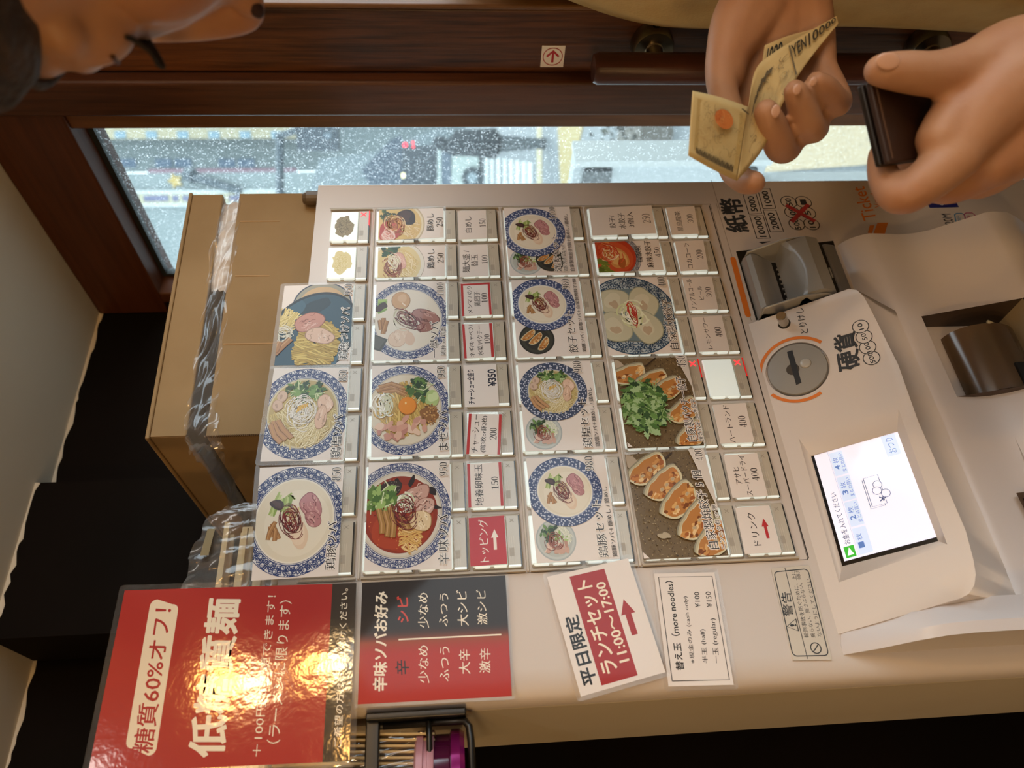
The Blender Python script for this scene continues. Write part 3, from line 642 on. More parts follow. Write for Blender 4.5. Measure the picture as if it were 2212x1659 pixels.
# rain-speckled pane
m = bpy.data.materials.new('wet_glass'); m.use_nodes = True; nt = m.node_tree; nt.nodes.clear(); L = nt.links.new
o_ = nt.nodes.new('ShaderNodeOutputMaterial'); tr = nt.nodes.new('ShaderNodeBsdfTransparent'); tr.inputs[0].default_value = (.93, .97, .97, 1)
gl = nt.nodes.new('ShaderNodeBsdfGlossy'); gl.inputs['Roughness'].default_value = .02; fr = nt.nodes.new('ShaderNodeFresnel'); fr.inputs[0].default_value = 1.3
tl = nt.nodes.new('ShaderNodeBsdfTranslucent'); tl.inputs[0].default_value = (.95, .98, 1, 1); m1 = nt.nodes.new('ShaderNodeMixShader'); m2 = nt.nodes.new('ShaderNodeMixShader')
tc = nt.nodes.new('ShaderNodeTexCoord'); vo = nt.nodes.new('ShaderNodeTexVoronoi'); vo.inputs['Scale'].default_value = 420; vo.inputs['Randomness'].default_value = 1
n1 = nt.nodes.new('ShaderNodeTexNoise'); n1.inputs['Scale'].default_value = 160; n1.inputs['Detail'].default_value = 2
n2 = nt.nodes.new('ShaderNodeTexNoise'); n2.inputs['Scale'].default_value = 6; n2.inputs['Detail'].default_value = 2
cr = nt.nodes.new('ShaderNodeMapRange'); cr.inputs[1].default_value = .33; cr.inputs[2].default_value = .22; cr.inputs[3].default_value = 0; cr.inputs[4].default_value = 1
mk = nt.nodes.new('ShaderNodeMapRange'); mk.inputs[1].default_value = .44; mk.inputs[2].default_value = .58
m3 = nt.nodes.new('ShaderNodeMath'); m3.operation = 'MULTIPLY'; m4 = nt.nodes.new('ShaderNodeMath'); m4.operation = 'MULTIPLY'; m4.inputs[1].default_value = .42
sx = nt.nodes.new('ShaderNodeSeparateXYZ'); hz = nt.nodes.new('ShaderNodeMapRange'); hz.inputs[1].default_value = 1.0; hz.inputs[2].default_value = 1.45; hz.inputs[3].default_value = .35; hz.inputs[4].default_value = 1.0
m5 = nt.nodes.new('ShaderNodeMath'); m5.operation = 'MULTIPLY'
ad = nt.nodes.new('ShaderNodeMath'); ad.operation = 'ADD'; ad.inputs[1].default_value = .02
L(tc.outputs['Object'], vo.inputs['Vector']); L(tc.outputs['Object'], n1.inputs['Vector']); L(tc.outputs['Object'], n2.inputs['Vector']); L(vo.outputs['Distance'], cr.inputs[0]); L(n1.outputs[0], mk.inputs[0])
L(cr.outputs[0], m3.inputs[0]); L(mk.outputs[0], m3.inputs[1]); L(m3.outputs[0], m4.inputs[0]); L(tc.outputs['Object'], sx.inputs[0]); L(sx.outputs['Z'], hz.inputs[0]); L(m4.outputs[0], m5.inputs[0]); L(hz.outputs[0], m5.inputs[1]); L(m5.outputs[0], ad.inputs[0]); L(ad.outputs[0], m2.inputs[0])
ge_ = nt.nodes.new('ShaderNodeNewGeometry'); lt = nt.nodes.new('ShaderNodeMath'); lt.operation = 'LESS_THAN'; lt.inputs[1].default_value = .5; mf = nt.nodes.new('ShaderNodeMath'); mf.operation = 'MULTIPLY'
L(ge_.outputs['Backfacing'], lt.inputs[0]); L(lt.outputs[0], mf.inputs[0]); L(fr.outputs[0], mf.inputs[1]); L(mf.outputs[0], m1.inputs[0]); L(tr.outputs[0], m1.inputs[1]); L(gl.outputs[0], m1.inputs[2]); L(m1.outputs[0], m2.inputs[1]); L(tl.outputs[0], m2.inputs[2]); L(m2.outputs[0], o_.inputs[0])
obj('window_pane', MB().mbox(XW + .63, XW + .66, vt, FLV - 1.6, z0 - .1, zf), m, win)
# door with its round wooden pull
dx = XW + .05
door = struct('door_1', MB().mbox(dx, dx + .9, VCE - 8, FLV - .2, z3, z2), WD, bevel=.003)
obj('door_stile', MB().mbox(dx, dx + .9, VCE - 8, FLV - .2, -78, -75), WD, door, bevel=.003)
obj('door_rail', MB().mbox(dx, dx + .9, FLV - 5, FLV - .2, -75, z3).mbox(dx, dx + .9, VCE - 8, VCE - 5.5, -75, z3), WD, door)
obj('door_edge_bead', MB().mbox(dx - .05, dx + .9, VCE - 5.5, FLV - 5, z4, z3), wood('wood_bead', '#57371c', '#7a5430', 2, 7), door, bevel=.002)
obj('door_glass', MB().mbox(dx + .4, dx + .5, VCE - 5.5, FLV - 5, -75, z4), film('door_glass', .02), door)  # pane widened out of view to let in more daylight
hx = XW - .95
pb = [PX(1281, 149, hx), PX(2060, 149, hx)]; rr_ = .5 * abs((PX(1500, 120, hx) - PX(1500, 178, hx)).y)
yb = (pb[0].y + pb[1].y) / 2
hb = obj('door_handle', MB().tube([(hx * S, yb, pb[0].z), (hx * S, yb, pb[0].z - .004), (hx * S, yb, pb[1].z + .004), (hx * S, yb, pb[1].z)], [rr_ * .86, rr_, rr_, rr_ * .86], 28), wood('wood_pull', '#3a1c12', '#5c3020', 2, 6, .35), door, auto=.6)
steel = mat('brushed_steel', '#8c8371', .3, 1.0)
for px_ in (1408, 2003):
    zz = PX(px_, 97, XW - .1).z
    st = obj('handle_standoff', MB().lathe((dx * S, yb, zz), (-1, 0, 0), [(0, 0), (.019, 0), (.02, .002), (.02, .015), (.0185, .0175), (.009, .018), (.008, .019), (.008, (dx - hx) * S), (0, (dx - hx) * S)], 32), steel, hb, auto=.6)
    obj('grub_screw', MB().lathe((dx * S - .008, yb - .0197, zz), (0, -1, 0), [(0, 0), (.0035, 0), (.0035, .0008), (.002, .0008), (.0015, .0001), (0, .0001)], 14), mat('screw_dark', '#2a2622', .35, 1.0), st)
# arrow sticker on the door stile
c = PX(1194, 121, XW); zs = [PX(1170, y, dx).y for y in (98, 144)]; xs_ = [PX(x, 120, dx).z for x in (1169, 1219)]
stk = thing('arrow_sticker', 'small white square sticker with a red arrow in a circle, on the dark wooden door', 'sticker', (dx * S - .0005, (zs[0] + zs[1]) / 2, (xs_[0] + xs_[1]) / 2))
sp = Plane2(stk.location, (0, -1, 0), (0, 0, 1)); hw, hh = abs(zs[0] - zs[1]) / 2, abs(xs_[0] - xs_[1]) / 2
obj('sticker_sheet', MB().box((dx * S - .0006, min(zs), min(xs_)), (dx * S - .0001, max(zs), max(xs_))), mat('sticker_white', '#e3d6c4', .5), stk)
cv = Canvas(sp, .0003); cv.polys(ringq(0, 0, hw * .84, hh * .86, hw * .76, hh * .79, 40), '#a83328'); W_ = hw * .2
cv.polys(ribbon([(-hw * .55, 0, W_), (hw * .5, 0, W_)]), '#a81f22'); cv.polys(ribbon([(0, hh * .52, W_), (hw * .52, 0, W_), (0, -hh * .52, W_)]), '#a81f22')
cv.build('arrow_print', print_mat(), stk)

# ------------------------------------------------------------------ lamps of the room: pendants hung from the high ceiling
def pendant(loc, e, r=.035):
    x, y, z = loc
    t = thing('pendant_lamp', 'bare warm pendant bulb hanging from the ceiling behind the counter queue', 'lamp', (x, y, z), 'pendant bulbs')
    obj('cord', MB().tube([(x, y, z + .09), (x, y, ZT + 23 * S)], .003, 6), mat('cord_black', '#111111', .6), t)
    obj('socket', MB().lathe((x, y, z + .035), (0, 0, 1), [(0, 0), (.018, 0), (.02, .05), (.008, .06), (0, .06)], 16), mat('socket_brass', '#7a5a2a', .3, 1.0), t)
    obj('bulb', MB().lathe((x, y, z), (0, 0, 1), [(0, -.04), (.02, -.035), (.033, -.015), (.035, .0), (.03, .018), (.018, .036), (0, .04)], 16), mat('bulb_glass', '#ffd9a0', .2, emit='#ffb860', estr=60), t, smooth=True)
    lamp('pendant_light', 'POINT', (x, y, z - .06), e, WARM, r)

def panel_light(x, y, z, w, d, e):  # added neutral panel, out of view, to brighten the machine front
    t = thing('added_ceiling_light', 'added flat white ceiling light, out of view, brightening the machine front', 'ceiling light', (x, y, z), 'added ceiling lights')
    obj('housing', MB().box((x - w / 2 - .02, y - d / 2 - .02, z), (x + w / 2 + .02, y + d / 2 + .02, z + .03)), mat('light_housing', '#e0e0dc', .4), t)
    obj('diffuser', MB().box((x - w / 2, y - d / 2, z - .004), (x + w / 2, y + d / 2, z)), mat('light_diffuser', '#ffffff', .4, emit='#fff0dc', estr=2.0), t)
    o = lamp('ceiling_panel_light', 'AREA', (x, y, z - .01), e, NEUT, w, (x, y, 0)); o.data.shape = 'RECTANGLE'; o.data.size_y = d
STREET0 = set(MATS)
# ------------------------------------------------------------------ the rainy street
AZ = Vector((rw.x * .29 + fw.x, rw.y * .29 + fw.y, 0)).normalized()      # looking out through the window
AR = Vector((AZ.y, -AZ.x, 0))
PERP = lambda x, y, D: (lambda P: P)(PP(x, y, CAM + AZ * D, AZ))
def slab(x0, y0, x1, y1, D, th):
    """upright block whose street face fills the pixel rectangle at distance D"""
    a, b, c, d = PERP(x0, y1, D), PERP(x0, y0, D), PERP(x1, y1, D), PERP(x1, y0, D)
    zt, zb = (a.z + b.z) / 2, (c.z + d.z) / 2; l = (a + c) / 2; r = (b + d) / 2
    return [Vector((l.x, l.y, zb)), Vector((r.x, r.y, zb)), Vector((r.x, r.y, zb)) + AZ * th, Vector((l.x, l.y, zb)) + AZ * th, Vector((l.x, l.y, zt)), Vector((r.x, r.y, zt)), Vector((r.x, r.y, zt)) + AZ * th, Vector((l.x, l.y, zt)) + AZ * th]
def block(name, r, D, th, m, par=None): return obj(name, MB().hexa(slab(*r, D, th)), m, par)
def ctr(r, D):
    p = slab(*r, D, .1); return (p[0] + p[1] + p[4] + p[5]) / 4
GZ = -.12
struct('ground', MB().box((XW * S + .14, -6, GZ - .2), (140, 140, GZ)), mat('wet_asphalt', '#73797d', .45, noise=('#8a8f92', 1.5, (1, 1, 1), .4, .7)))
o = obj('kerb_paving', MB().box((XW * S + .14, -3, GZ), (XW * S + 1.3, 9, GZ + .03)), mat('paving', '#6d7075', .6, noise=('#94918a', 160, (1, 1, 1), .45, .6))); o['kind'] = 'structure'
G = lambda x, y, h=.004: PZ(x, y, GZ + h)
def ground_quad(name, px4, m, lab, cat, par=None, g=None):
    o = obj(name, MB().prism([G(*p) for p in px4], (0, 0, .006)), m, par)
    return tag(o, lab, cat, g) if par is None else o
white_l = mat('road_white', '#d7dcd8', .6); yel = mat('tactile_yellow', '#b39a52', .6); 
xc = thing('crosswalk', 'white zebra crossing painted across the wet road outside', 'crosswalk', G(1090, 360))
for k, (a, b) in enumerate(((1048, 1054), (1060, 1066), (1073, 1080), (1087, 1094), (1100, 1108), (1113, 1122), (1127, 1136), (1140, 1150))):
    obj('stripe', MB().prism([G(a, 420), G(a, 336 + k * 2), G(b, 337 + k * 2), G(b, 420)], (0, 0, .004)), white_l, xc)
ground_quad('kerb_line', [(1160, 420), (1160, 262), (1171, 262), (1171, 420)], mat('kerb_cream', '#c2b287', .7), 'cream kerb line along the edge of the pavement outside', 'kerb')
ground_quad('tactile_paving', [(1212, 420), (1205, 262), (1262, 262), (1228, 420)], yel, 'yellow tactile paving band running across the wet pavement', 'tactile paving')
# buildings
def building(name, lab, r, D, th, col, m2=None):
    c = ctr(r, D); b = thing(name, lab, 'building', (c.x, c.y, GZ))
    x0, y0, x1, y1 = r; block('facade', r, D, th, mat(name + '_' + col[1:], col, .8), b); return b
glassw = mat('window_blue', '#8fb2c4', .3)
STREET_DIM = .42  # dimming put into the street colours against the bright sky
b = building('apartment_building', 'tall cream building with a column of small windows', (-400, 300, 668, 150), 58, 1.5, '#d8cba8')
for k in range(8): block('window', (180 + k * 67.5, 300 - 1, 204 + k * 67.5, 283), 57.95, .05, glassw, b)
b = building('grey_office_building', 'grey office block with dark bay windows and a pink sill line', (-300, 372, 1010, 268), 60, 2.5, '#8d999b')
for x in (215, 335, 472):
    for k in range(2): block('bay_window', (x + k * 42, 361, x + 36 + k * 42, 343), 59.9, .12, mat('bay_glass', '#4f6a88', .3), b)
block('sill_band', (320, 373, 640, 364), 59.9, .12, mat('pink_band', '#b58a9b', .7), b)
b = building('low_shop_building', 'pale grey shop front behind the yellow sign', (-100, 640, 940, 374), 46, 4, '#9aa5a6')
st = thing('star_sign', 'gold star mounted on the grey facade outside', 'sign', ctr((362, 402, 394, 380), 45.9)); P = PERP(378, 391, 45.85); R_ = .45
obj('star_plate', MB().prism([P + AR * (R_ * (1 if k % 2 == 0 else .5) * math.sin(k * PI / 5)) + Vector((0, 0, R_ * (1 if k % 2 == 0 else .5) * math.cos(k * PI / 5))) for k in range(10)], AZ * .1), mat('star_gold', '#d1b25c', .5), st)
ys = thing('vertical_signboard', 'tall yellow signboard with purple characters and a white frame outside the window', 'sign', ctr((275, 442, 600, 414), 45.8))
block('sign_frame', (272, 446, 612, 410), 45.8, .2, mat('sign_frame_white', '#dbe3e2', .5), ys); block('sign_face', (280, 439, 600, 418), 45.77, .04, mat('sign_yellow', '#cfc9a6', .6), ys)
for a, b_ in ((284, 300), (310, 364), (372, 386), (394, 408), (416, 432), (470, 484), (494, 520), (528, 548), (556, 582)): block('sign_character', (a, 435, b_, 422), 45.74, .02, mat('sign_purple', '#74769a', .6), ys)
# signal arm and dark road sign
pole_m = mat('pole_dark', '#3f4f5b', .5)
pb_ = PERP(605, 475, 14)
pl = thing('signal_pole', 'dark steel signal arm reaching across above the street', 'pole', (pb_.x, pb_.y, GZ))
obj('upright_pole', MB().tube([pb_ + Vector((0, 0, .3)), Vector((pb_.x, pb_.y, GZ))], .09, 10), pole_m, pl)
obj('signal_arm', MB().tube([PERP(605, 476, 14), PERP(604, 300, 14)], .07, 10), pole_m, pl); obj('arm_bracket', MB().tube([PERP(596, 296, 14), PERP(640, 282, 14)], .06, 8), pole_m, pl)
obj('signal_head', MB().hexa(slab(640, 326, 730, 274, 14, .25)), mat('signal_box', '#2c3c4c', .5), pl); obj('lamp_hood', MB().hexa(slab(700, 300, 716, 286, 13.95, .08)), mat('signal_lens', '#6b7c8a', .3), pl)
cr = thing('ladder_arm', 'slanting dark lattice arm in front of the grey building', 'lattice arm', PERP(460, 390, 45.6))
obj('arm', MB().tube([PERP(410, 379, 45.7), PERP(520, 414, 45.7)], .22, 8), pole_m, cr); obj('tip_clamp', MB().tube([PERP(404, 376, 45.9), PERP(420, 381, 45.65)], .4, 8), pole_m, cr)
# vehicles
DG = lambda x, y: (G(x, y, 0) - CAM).dot(AZ)
def prof(name, px, D, th, m, par): return obj(name, MB().prism([PERP(x, y, D) for x, y in px], AZ * th), m, par)
DV = DG(1043, 384)
van = thing('white_van', 'small white van parked beyond the zebra crossing', 'van', (*ctr((974, 420, 1050, 335), DV).to_2d(), GZ))
prof('body', [(974, 440), (976, 338), (1024, 334), (1034, 340), (1034, 440)], DV, 1.6, mat('van_white', '#c9d6d0', .35), van)
prof('roof', [(944, 440), (945, 322), (953, 322), (953, 440)], DV, 1.6, mat('van_white', '#c9d6d0', .35), van)
prof('window_band', [(953, 438), (953, 327), (974, 334), (974, 438)], DV + .03, 1.5, mat('van_glass', '#5c6d80', .3), van)
k_ = DV / 15
Pw = PERP(1023, 384, DV - .05); Pw.z = GZ + .2 * k_
wl = obj('wheel', MB().lathe(Pw, -AZ, [(0, 0), (.185 * k_, 0), (.2 * k_, .03), (.185 * k_, .06), (.12 * k_, .06), (.11 * k_, .05), (0, .05)], 24), mat('tyre', '#3a444c', .7), van); obj('hub', MB().lathe(Pw, -AZ, [(0, .05), (.1 * k_, .05), (.09 * k_, .07), (.03, .07), (0, .075)], 20), mat('hub_grey', '#9fb0b8', .4), wl)
Pw2 = Pw - AR * 1.9; obj('wheel', MB().lathe(Pw2, -AZ, [(0, 0), (.185 * k_, 0), (.2 * k_, .03), (.185 * k_, .06), (0, .05)], 24), mat('tyre', '#3a444c', .7), van)
prof('hull', [(974, 440), (974, 600), (1034, 600), (1034, 440)], DV, 1.6, mat('van_white', '#c9d6d0', .35), van)
DB = DV + 2.2
gb = PERP(945, 350, DB); yb_ = 945
while PERP(yb_, 350, DB).z > GZ and yb_ < 1100: yb_ += 1
bus = thing('delivery_truck', 'large grey truck with a dark sloping windscreen and red lamps', 'truck', (*ctr((700, 400, 945, 275), DB).to_2d(), GZ))
prof('body', [(665, 420), (690, 345), (800, 330), (945, 278), (yb_, 278), (yb_, 420)], DB, 2, mat('truck_grey', '#7d8a90', .4), bus)
prof('windscreen', [(782, 366), (846, 300), (868, 292), (868, 420), (806, 420)], DB - .03, .1, mat('truck_glass', '#33465c', .25), bus)
prof('dark_flank', [(868, 420), (868, 318), (945, 312), (yb_, 312), (yb_, 420)], DB - .03, .1, mat('truck_shadow', '#222f3e', .4), bus)  # flank in the truck's own dark colour
for x, y, r_ in ((875, 313, .10), (892, 308, .05), (893, 317, .05)): obj('red_lamp', MB().lathe(PERP(x, y, DB - .1), -AZ, [(0, 0), (r_, 0), (r_ * .8, .05), (0, .05)], 16), mat('red_lamp', '#ff2030', .4, emit='#ff1030', estr=5), bus)
block('head_lamp', (868, 384, 874, 374), DB - .1, .05, mat('white_lamp', '#fff6c0', .4, emit='#fff2b0', estr=3), bus)
# a passer-by in the rain
DP = DG(1178, 311); kp = DP / 9
ped = thing('pedestrian', 'person in dark clothes walking past in the rain outside', 'person', (*PERP(1060, 312, DP).to_2d(), GZ))
Q = lambda x, y: PERP(x, y, DP)
def limb(name, pts, r, m): return obj(name, MB().tube([Q(*p) for p in pts], [v * kp for v in r], 12), m, ped, smooth=True)
limb('body', [(934, 306), (940, 307), (950, 309), (960, 310), (968, 310), (985, 311), (1010, 308), (1050, 308)], [.01, .06, .075, .07, .05, .12, .13, .12], mat('ped_dark', '#2c333c', .9))
limb('coat', [(974, 309), (984, 309), (1030, 309), (1070, 310), (1080, 310)], [.05, .14, .15, .17, .1], mat('ped_coat', '#262c34', .9))
for y in (305, 316): limb('leg', [(1072, y), (1120, y), (1160, 310 + (y - 310) * .5), (1177, 310 + (y - 310) * .5)], [.07, .05, .045, .05], mat('ped_trousers', '#5b6266', .9))
# planter twigs just outside
tw = thing('leafy_planter', 'dark leafy plant in a low planter on the pavement outside', 'plant', (*G(1420, 300).to_2d(), GZ))
c = G(1420, 300); rg = random.Random(4); mb = MB()
for k in range(160):
    a = Vector((rg.uniform(-.35, .35), rg.uniform(-.35, .35), rg.uniform(.22, .5))) + c; u = Vector((rg.uniform(-1, 1), rg.uniform(-1, 1), rg.uniform(-.4, .8))).normalized() * .06; v = u.cross(Vector((rg.random(), rg.random(), rg.random()))).normalized() * .022
    mb.add([a, a + u * .5 + v, a + u, a + u * .5 - v], [(0, 1, 2, 3)])
obj('foliage', mb, mat('dark_leaf', '#4a4a38', .6), tw); obj('planter', MB().box(c + Vector((-.3, -.3, -.11)), c + Vector((.3, .3, .24))), mat('planter_stone', '#6d655a', .8), tw, bevel=.01)
# white A-board just outside the glass
XB = XW + 7.0
ab = thing('menu_board', 'white standing board with dark corner blocks just outside the window', 'board', PX(1440, 390, XB))
bm_ = mat('board_white', '#cfd6d8', .4); q = [PX(1240, 352, XB), PX(1664, 346, XB)]
zt_, zb_ = q[0].z, q[1].z; yt = q[0].y; y_far = yt + .75
obj('board_panel', MB().box((XB * S, yt, zb_), (XB * S + .03, y_far, zt_)), bm_, ab, bevel=.004)
fr_ = MB(); 
obj('frame_edge', MB().box((XB * S - .01, yt - .012, zb_), (XB * S + .04, yt, zt_)), mat('board_frame', '#e4e8e6', .3), ab)
for za, zc in ((zt_ - .018, zt_ - .065), (zb_ + .065, zb_ + .018)): obj('corner_block', MB().box((XB * S - .008, yt + .012, za), (XB * S, yt + .08, zc)), mat('corner_dark', '#33383a', .5), ab)
for k in range(4): obj('faded_stroke', MB().box((XB * S - .003, yt + .05 + .02 * (k % 2), zt_ - .22 - k * .16), (XB * S, yt + .3, zt_ - .25 - k * .16)), mat('faded_green', '#bccdbd', .5), ab)
for dy in (.05, .68): obj('leg', MB().box((XB * S, yt + dy, GZ + .031), (XB * S + .03, yt + dy + .03, zb_)), mat('board_frame', '#e4e8e6', .3), ab)
obj('step_slab', MB().prism([G(1655, 372, .03), G(1700, 262, .03), G(1960, 262, .03), G(1960, 350, .03)], (0, 0, .02)), mat('warm_light_patch', '#c3ac83', .6, noise=('#a08a66', 60, (1, 1, 1), .5, .7))); tag(bpy.data.objects['step_slab'], 'warm patch of light painted as a pale slab on the pavement outside', 'step')  # warm pool of light laid on the pavement as a coloured slab

for n in set(MATS) - STREET0:   # street colours dimmed evenly to offset the strong sky light
    nt = MATS[n].node_tree
    for nd in nt.nodes:
        for i in nd.inputs:
            if i.type == 'RGBA' and i.name in ('Base Color', 'A', 'B'): c = i.default_value; i.default_value = (c[0] * STREET_DIM, c[1] * STREET_DIM, c[2] * STREET_DIM, 1)
# ------------------------------------------------------------------ the ticket machine
shell = mat('machine_shell', '#cfc5bd', .38, spec=.4, bump=(900, .03, .0002))
shell2 = mat('machine_cover', '#cdc6c4', .3, spec=.45)
grey = mat('inlet_grey', '#8f8c86', .28)
black = mat('slot_black', '#0b0a09', .5)
dark = mat('gap_dark', '#2b2722', .6)
PR = print_mat()
mc = thing('ticket_machine', 'white ticket vending machine covered with lit menu buttons and food cards', 'ticket machine', M(3.5, 17.5, 2.3))
def xz_loft(V0, V1, prof): return MB().loft([[M(x, V0, z) for x, z in prof], [M(x, V1, z) for x, z in prof]])
pf = [(8.87, .5), (8.87, .12), (8.85, .05), (8.80, .01), (8.72, 0), (-1.5, 0), (-1.64, .015), (-1.78, .06), (-1.88, .14), (-1.94, .26), (-1.95, .5)]
obj('front_panel', xz_loft(-1.24, 17.5, pf), shell, mc, auto=.5)
obj('cabinet', MB().mbox(-1.95, 8.87, -1.2, 17.5, .53, 4.7), mat('machine_side', '#c9bfae', .45, noise=('#bfb39d', 3, (1, 1, 1), .4, .7)), mc, bevel=.003)
obj('panel_gasket', MB().mbox(-1.90, 8.82, -1.2, 17.4, .45, .6), dark, mc)
obj('corner_latch', MB().lathe(M(8.70, -1.245, .28), (0, 0, 1), [(0, 0), (.007, 0), (.007, .012), (.005, .016), (0, .016)], 14), mat('latch_brown', '#5a4a36', .4), mc)
U_ = .8665; G_ = .0783
ROWS = [-.905, .039, .906, 1.772, 2.716, 3.583, 4.527, 5.394, 6.260]
# bezels round each block of rows
for a, b in ((-.92, -.04), (.04, 2.638), (2.717, 4.449), (4.528, 7.127)):
    for (x0, x1, v0, v1) in ((-.03, 0, a, b), (8.0, 8.03, a, b)): obj('button_bezel', MB().mbox(x0, x1, v0, v1, -.06, .02), mat('bezel_warm', '#b5a893', .35), mc)
for v in (0, 2.677, 4.488): obj('row_rail', MB().mbox(-.03, 8.03, v - .022, v + .022, -.05, .02), mat('rail_pale', '#cabfb2', .3), mc, bevel=.0008)
ln = Canvas(FRONT(-.002), .0)
def vline(pts, w=.0007, c='#3a332b'): ln.line([ln.pl.px(*p) if len(p) == 2 and p[0] > 50 else p for p in pts], w, c, False)
fx = lambda X, V: ((X - 4) * S, (3 - V) * S)
for pts in ([(-.04, -.95), (-.04, 7.28), (8.09, 7.34), (8.09, -.95)],): ln.line([fx(*p) for p in pts], .0006, '#54483a', False)
ln.line([fx(8.12, 7.48), fx(4.85, 7.50)], .0004, '#8b8074', False)
ln.line([fx(7.9, 7.52), fx(8.86, 7.52)], .0005, '#8b8074', False)
ln.line([fx(-.02, 7.27), fx(-.02, 7.3), fx(8.05, 7.31)], .0009, '#2b251f', False)

# one button, copied over the grid
base_m = mat('button_base', '#b9ac99', .4); lens_m = mat('button_lens', '#dfe6e0', .12, emit='#dfeae4', estr=.38, spec=.6); strip_m = mat('label_strip', '#bcb3a2', .18, spec=.6)
lip_m = mat('lens_edge', '#e6efea', .1, emit='#e9f2ec', estr=.5)
def make_button():
    b = MB().mbox(.03, .97, .03, .84, -.035, .01)
    bo = obj('menu_button', b, base_m, mc, bevel=.0008, seg=1)
    l = MB().mbox(.07, .90, .02, .585, -.095, -.03); e = .012
    l.mbox(.045, .085, .06, .30, -.09, -.03, 1).mbox(.045, .085, .36, .57, -.09, -.03, 1)
    obj('clear_lens', l, [lens_m, lip_m], bo, bevel=.0007, seg=1)
    st = MB().mbox(.07, .91, .60, .795, -.085, -.03).mbox(.05, .91, .795, .815, -.09, -.03, 1).mbox(.05, .075, .60, .80, -.088, -.03, 2)
    cvp = Canvas(Plane2(M(0, 0, -.0865), (1, 0, 0), (0, 0, 1)), 0.0)
    for (x0, v0, x1, v1) in ((.80, .655, .86, .72), (.80, .72, .86, .655)):
        for q in ribbon([(x0 * S, -v0 * S, .0004), (x1 * S, -v1 * S, .0004)]): cvp.poly(q, '#948b7c', False)
    st.add(cvp.v, cvp.f, 3)
    for v in (.63, .665, .7): st.add([M(.10, v, -.0866), M(.55, v, -.0866), M(.55, v + .006, -.0866), M(.10, v + .006, -.0866)], [(0, 1, 2, 3)], 4)
    st.add([M(.22, .62, -.0867), M(.36, .62, -.0867), M(.36, .70, -.0867), M(.22, .70, -.0867)], [(0, 1, 2, 3)], 5)
    obj('indicator_strip', st, [strip_m, mat('strip_black', '#2e2c29', .2), lip_m, mat('mark_grey', '#8d8475', .4), mat('strip_line', '#c9c0ae', .3), mat('sensor_grey', '#a59b8b', .3)], bo)
    return bo
pb0 = make_button(); btn = {}
kids0 = list(pb0.children); first = True
for r, v in enumerate(ROWS):
    for c_ in range(8):
        if first: o = pb0; first = False
        else:
            o = pb0.copy(); COL.objects.link(o); o.parent = mc
            for k in kids0: q = k.copy(); COL.objects.link(q); q.parent = o
        o.location = Vector((c_ * S, 0, -v * S)); btn[(r, c_)] = o
# children mesh data sit relative to the machine root, so the offset above is all they need
redx = mat('sold_out_red', '#ff4a4a', .4, emit='#ff3038', estr=1.6); redg = mat('red_glow', '#e01818', .3, emit='#e01010', estr=.5)
for key in ((0, 7), (7, 3), (8, 3)):
    p = btn[key]; x, v = key[1], ROWS[key[0]]; m_ = MB(); cvp = Canvas(Plane2(M(x, v, -.0885), (1, 0, 0), (0, 0, 1)), 0)
    for (a, b, c_, d) in ((.76, .635, .87, .745), (.76, .745, .87, .635)):
        for q in ribbon([(a * S, -b * S, .0011), (c_ * S, -d * S, .0011)]): cvp.poly(q, '#ff0000', False)
    mb = MB().add(cvp.v, cvp.f); mb.mbox(x + .50, x + .92, v + .797, v + .818, -.0905, -.03, 1)
    o = obj('sold_out_mark', mb, [redx, redg], p, label='glowing red sold-out cross')
# torn paper left on the two bare buttons
for key, cols, sd in (((0, 7), ('#8e7f5c', '#6c6046', '#a5966f', '#4f4633'), 3), ((0, 6), ('#d9cc94', '#cdbd7c', '#e4dab0', '#c8b878'), 5)):
    p = btn[key]; x, v = key[1], ROWS[key[0]]; cvp = Canvas(Plane2(M(x + .48, v + .29, -.0965), (1, 0, 0), (0, 0, 1)), 0.0); rg = random.Random(sd)
    pts = [((.30 + rg.uniform(-.07, .05)) * S * math.cos(t) * 1.0, (.19 + rg.uniform(-.05, .04)) * S * math.sin(t)) for t in [2 * PI * k / 22 for k in range(22)]]
    cvp.poly(pts, cols[0])
    for k in range(240):
        a, q = rg.uniform(0, 6.28), math.sqrt(rg.random()) * .85; cvp.poly(ell(.26 * S * q * math.cos(a), .16 * S * q * math.sin(a), rg.uniform(.0002, .0007), .0003, 6, rg.uniform(0, 3)), rg.choice(cols[1:]), False)
    cvp.up(); o = cvp.build('torn_paper', PR, p)

# ---- printed marks on the front panel
pm = Canvas(FRONT(-.004), 0.0); ink = '#33363a'; org = '#d77628'
pm.T('紙幣', (1620, 500), (1599, 427), (1571, 503), ink, 'x')
for q, t, a in ((((1635, 515), (1619.3, 465.6), (1648, 464.7), (1664, 514.6)), '10000', .06), (((1618, 462.6), (1604.8, 419.6), (1632.9, 417.9), (1645.5, 461)), '5000', .12), (((1664, 501.4), (1648.6, 454.4), (1675.7, 453.8), (1693, 500.5)), '2000', .12), (((1648.8, 451), (1636, 408), (1662.7, 407), (1676, 450)), '1000', .12)):
    pm.quad = [pm.pl.px(*p) for p in q]; pm.line(list(q) + [q[0]], .0008, ink); pm.TU(t, a, 1 - a, .26, .76, ink, 'b')
def circ(cv, x, y, rx, ry, t, w=.0008, th=.5):
    a, b = cv.pl.px(x, y); r = abs(cv.pl.px(x, y - ry)[0] - a); cv.polys(ringq(a, b, r, r, r - w, r - w, 36), ink)
    n = len(t) * .26 * r + .1 * r; cv.T(t, (a - n, b - r * .36), (a + n, b - r * .36), (a - n, b + r * .36), ink, 'b', px=False)
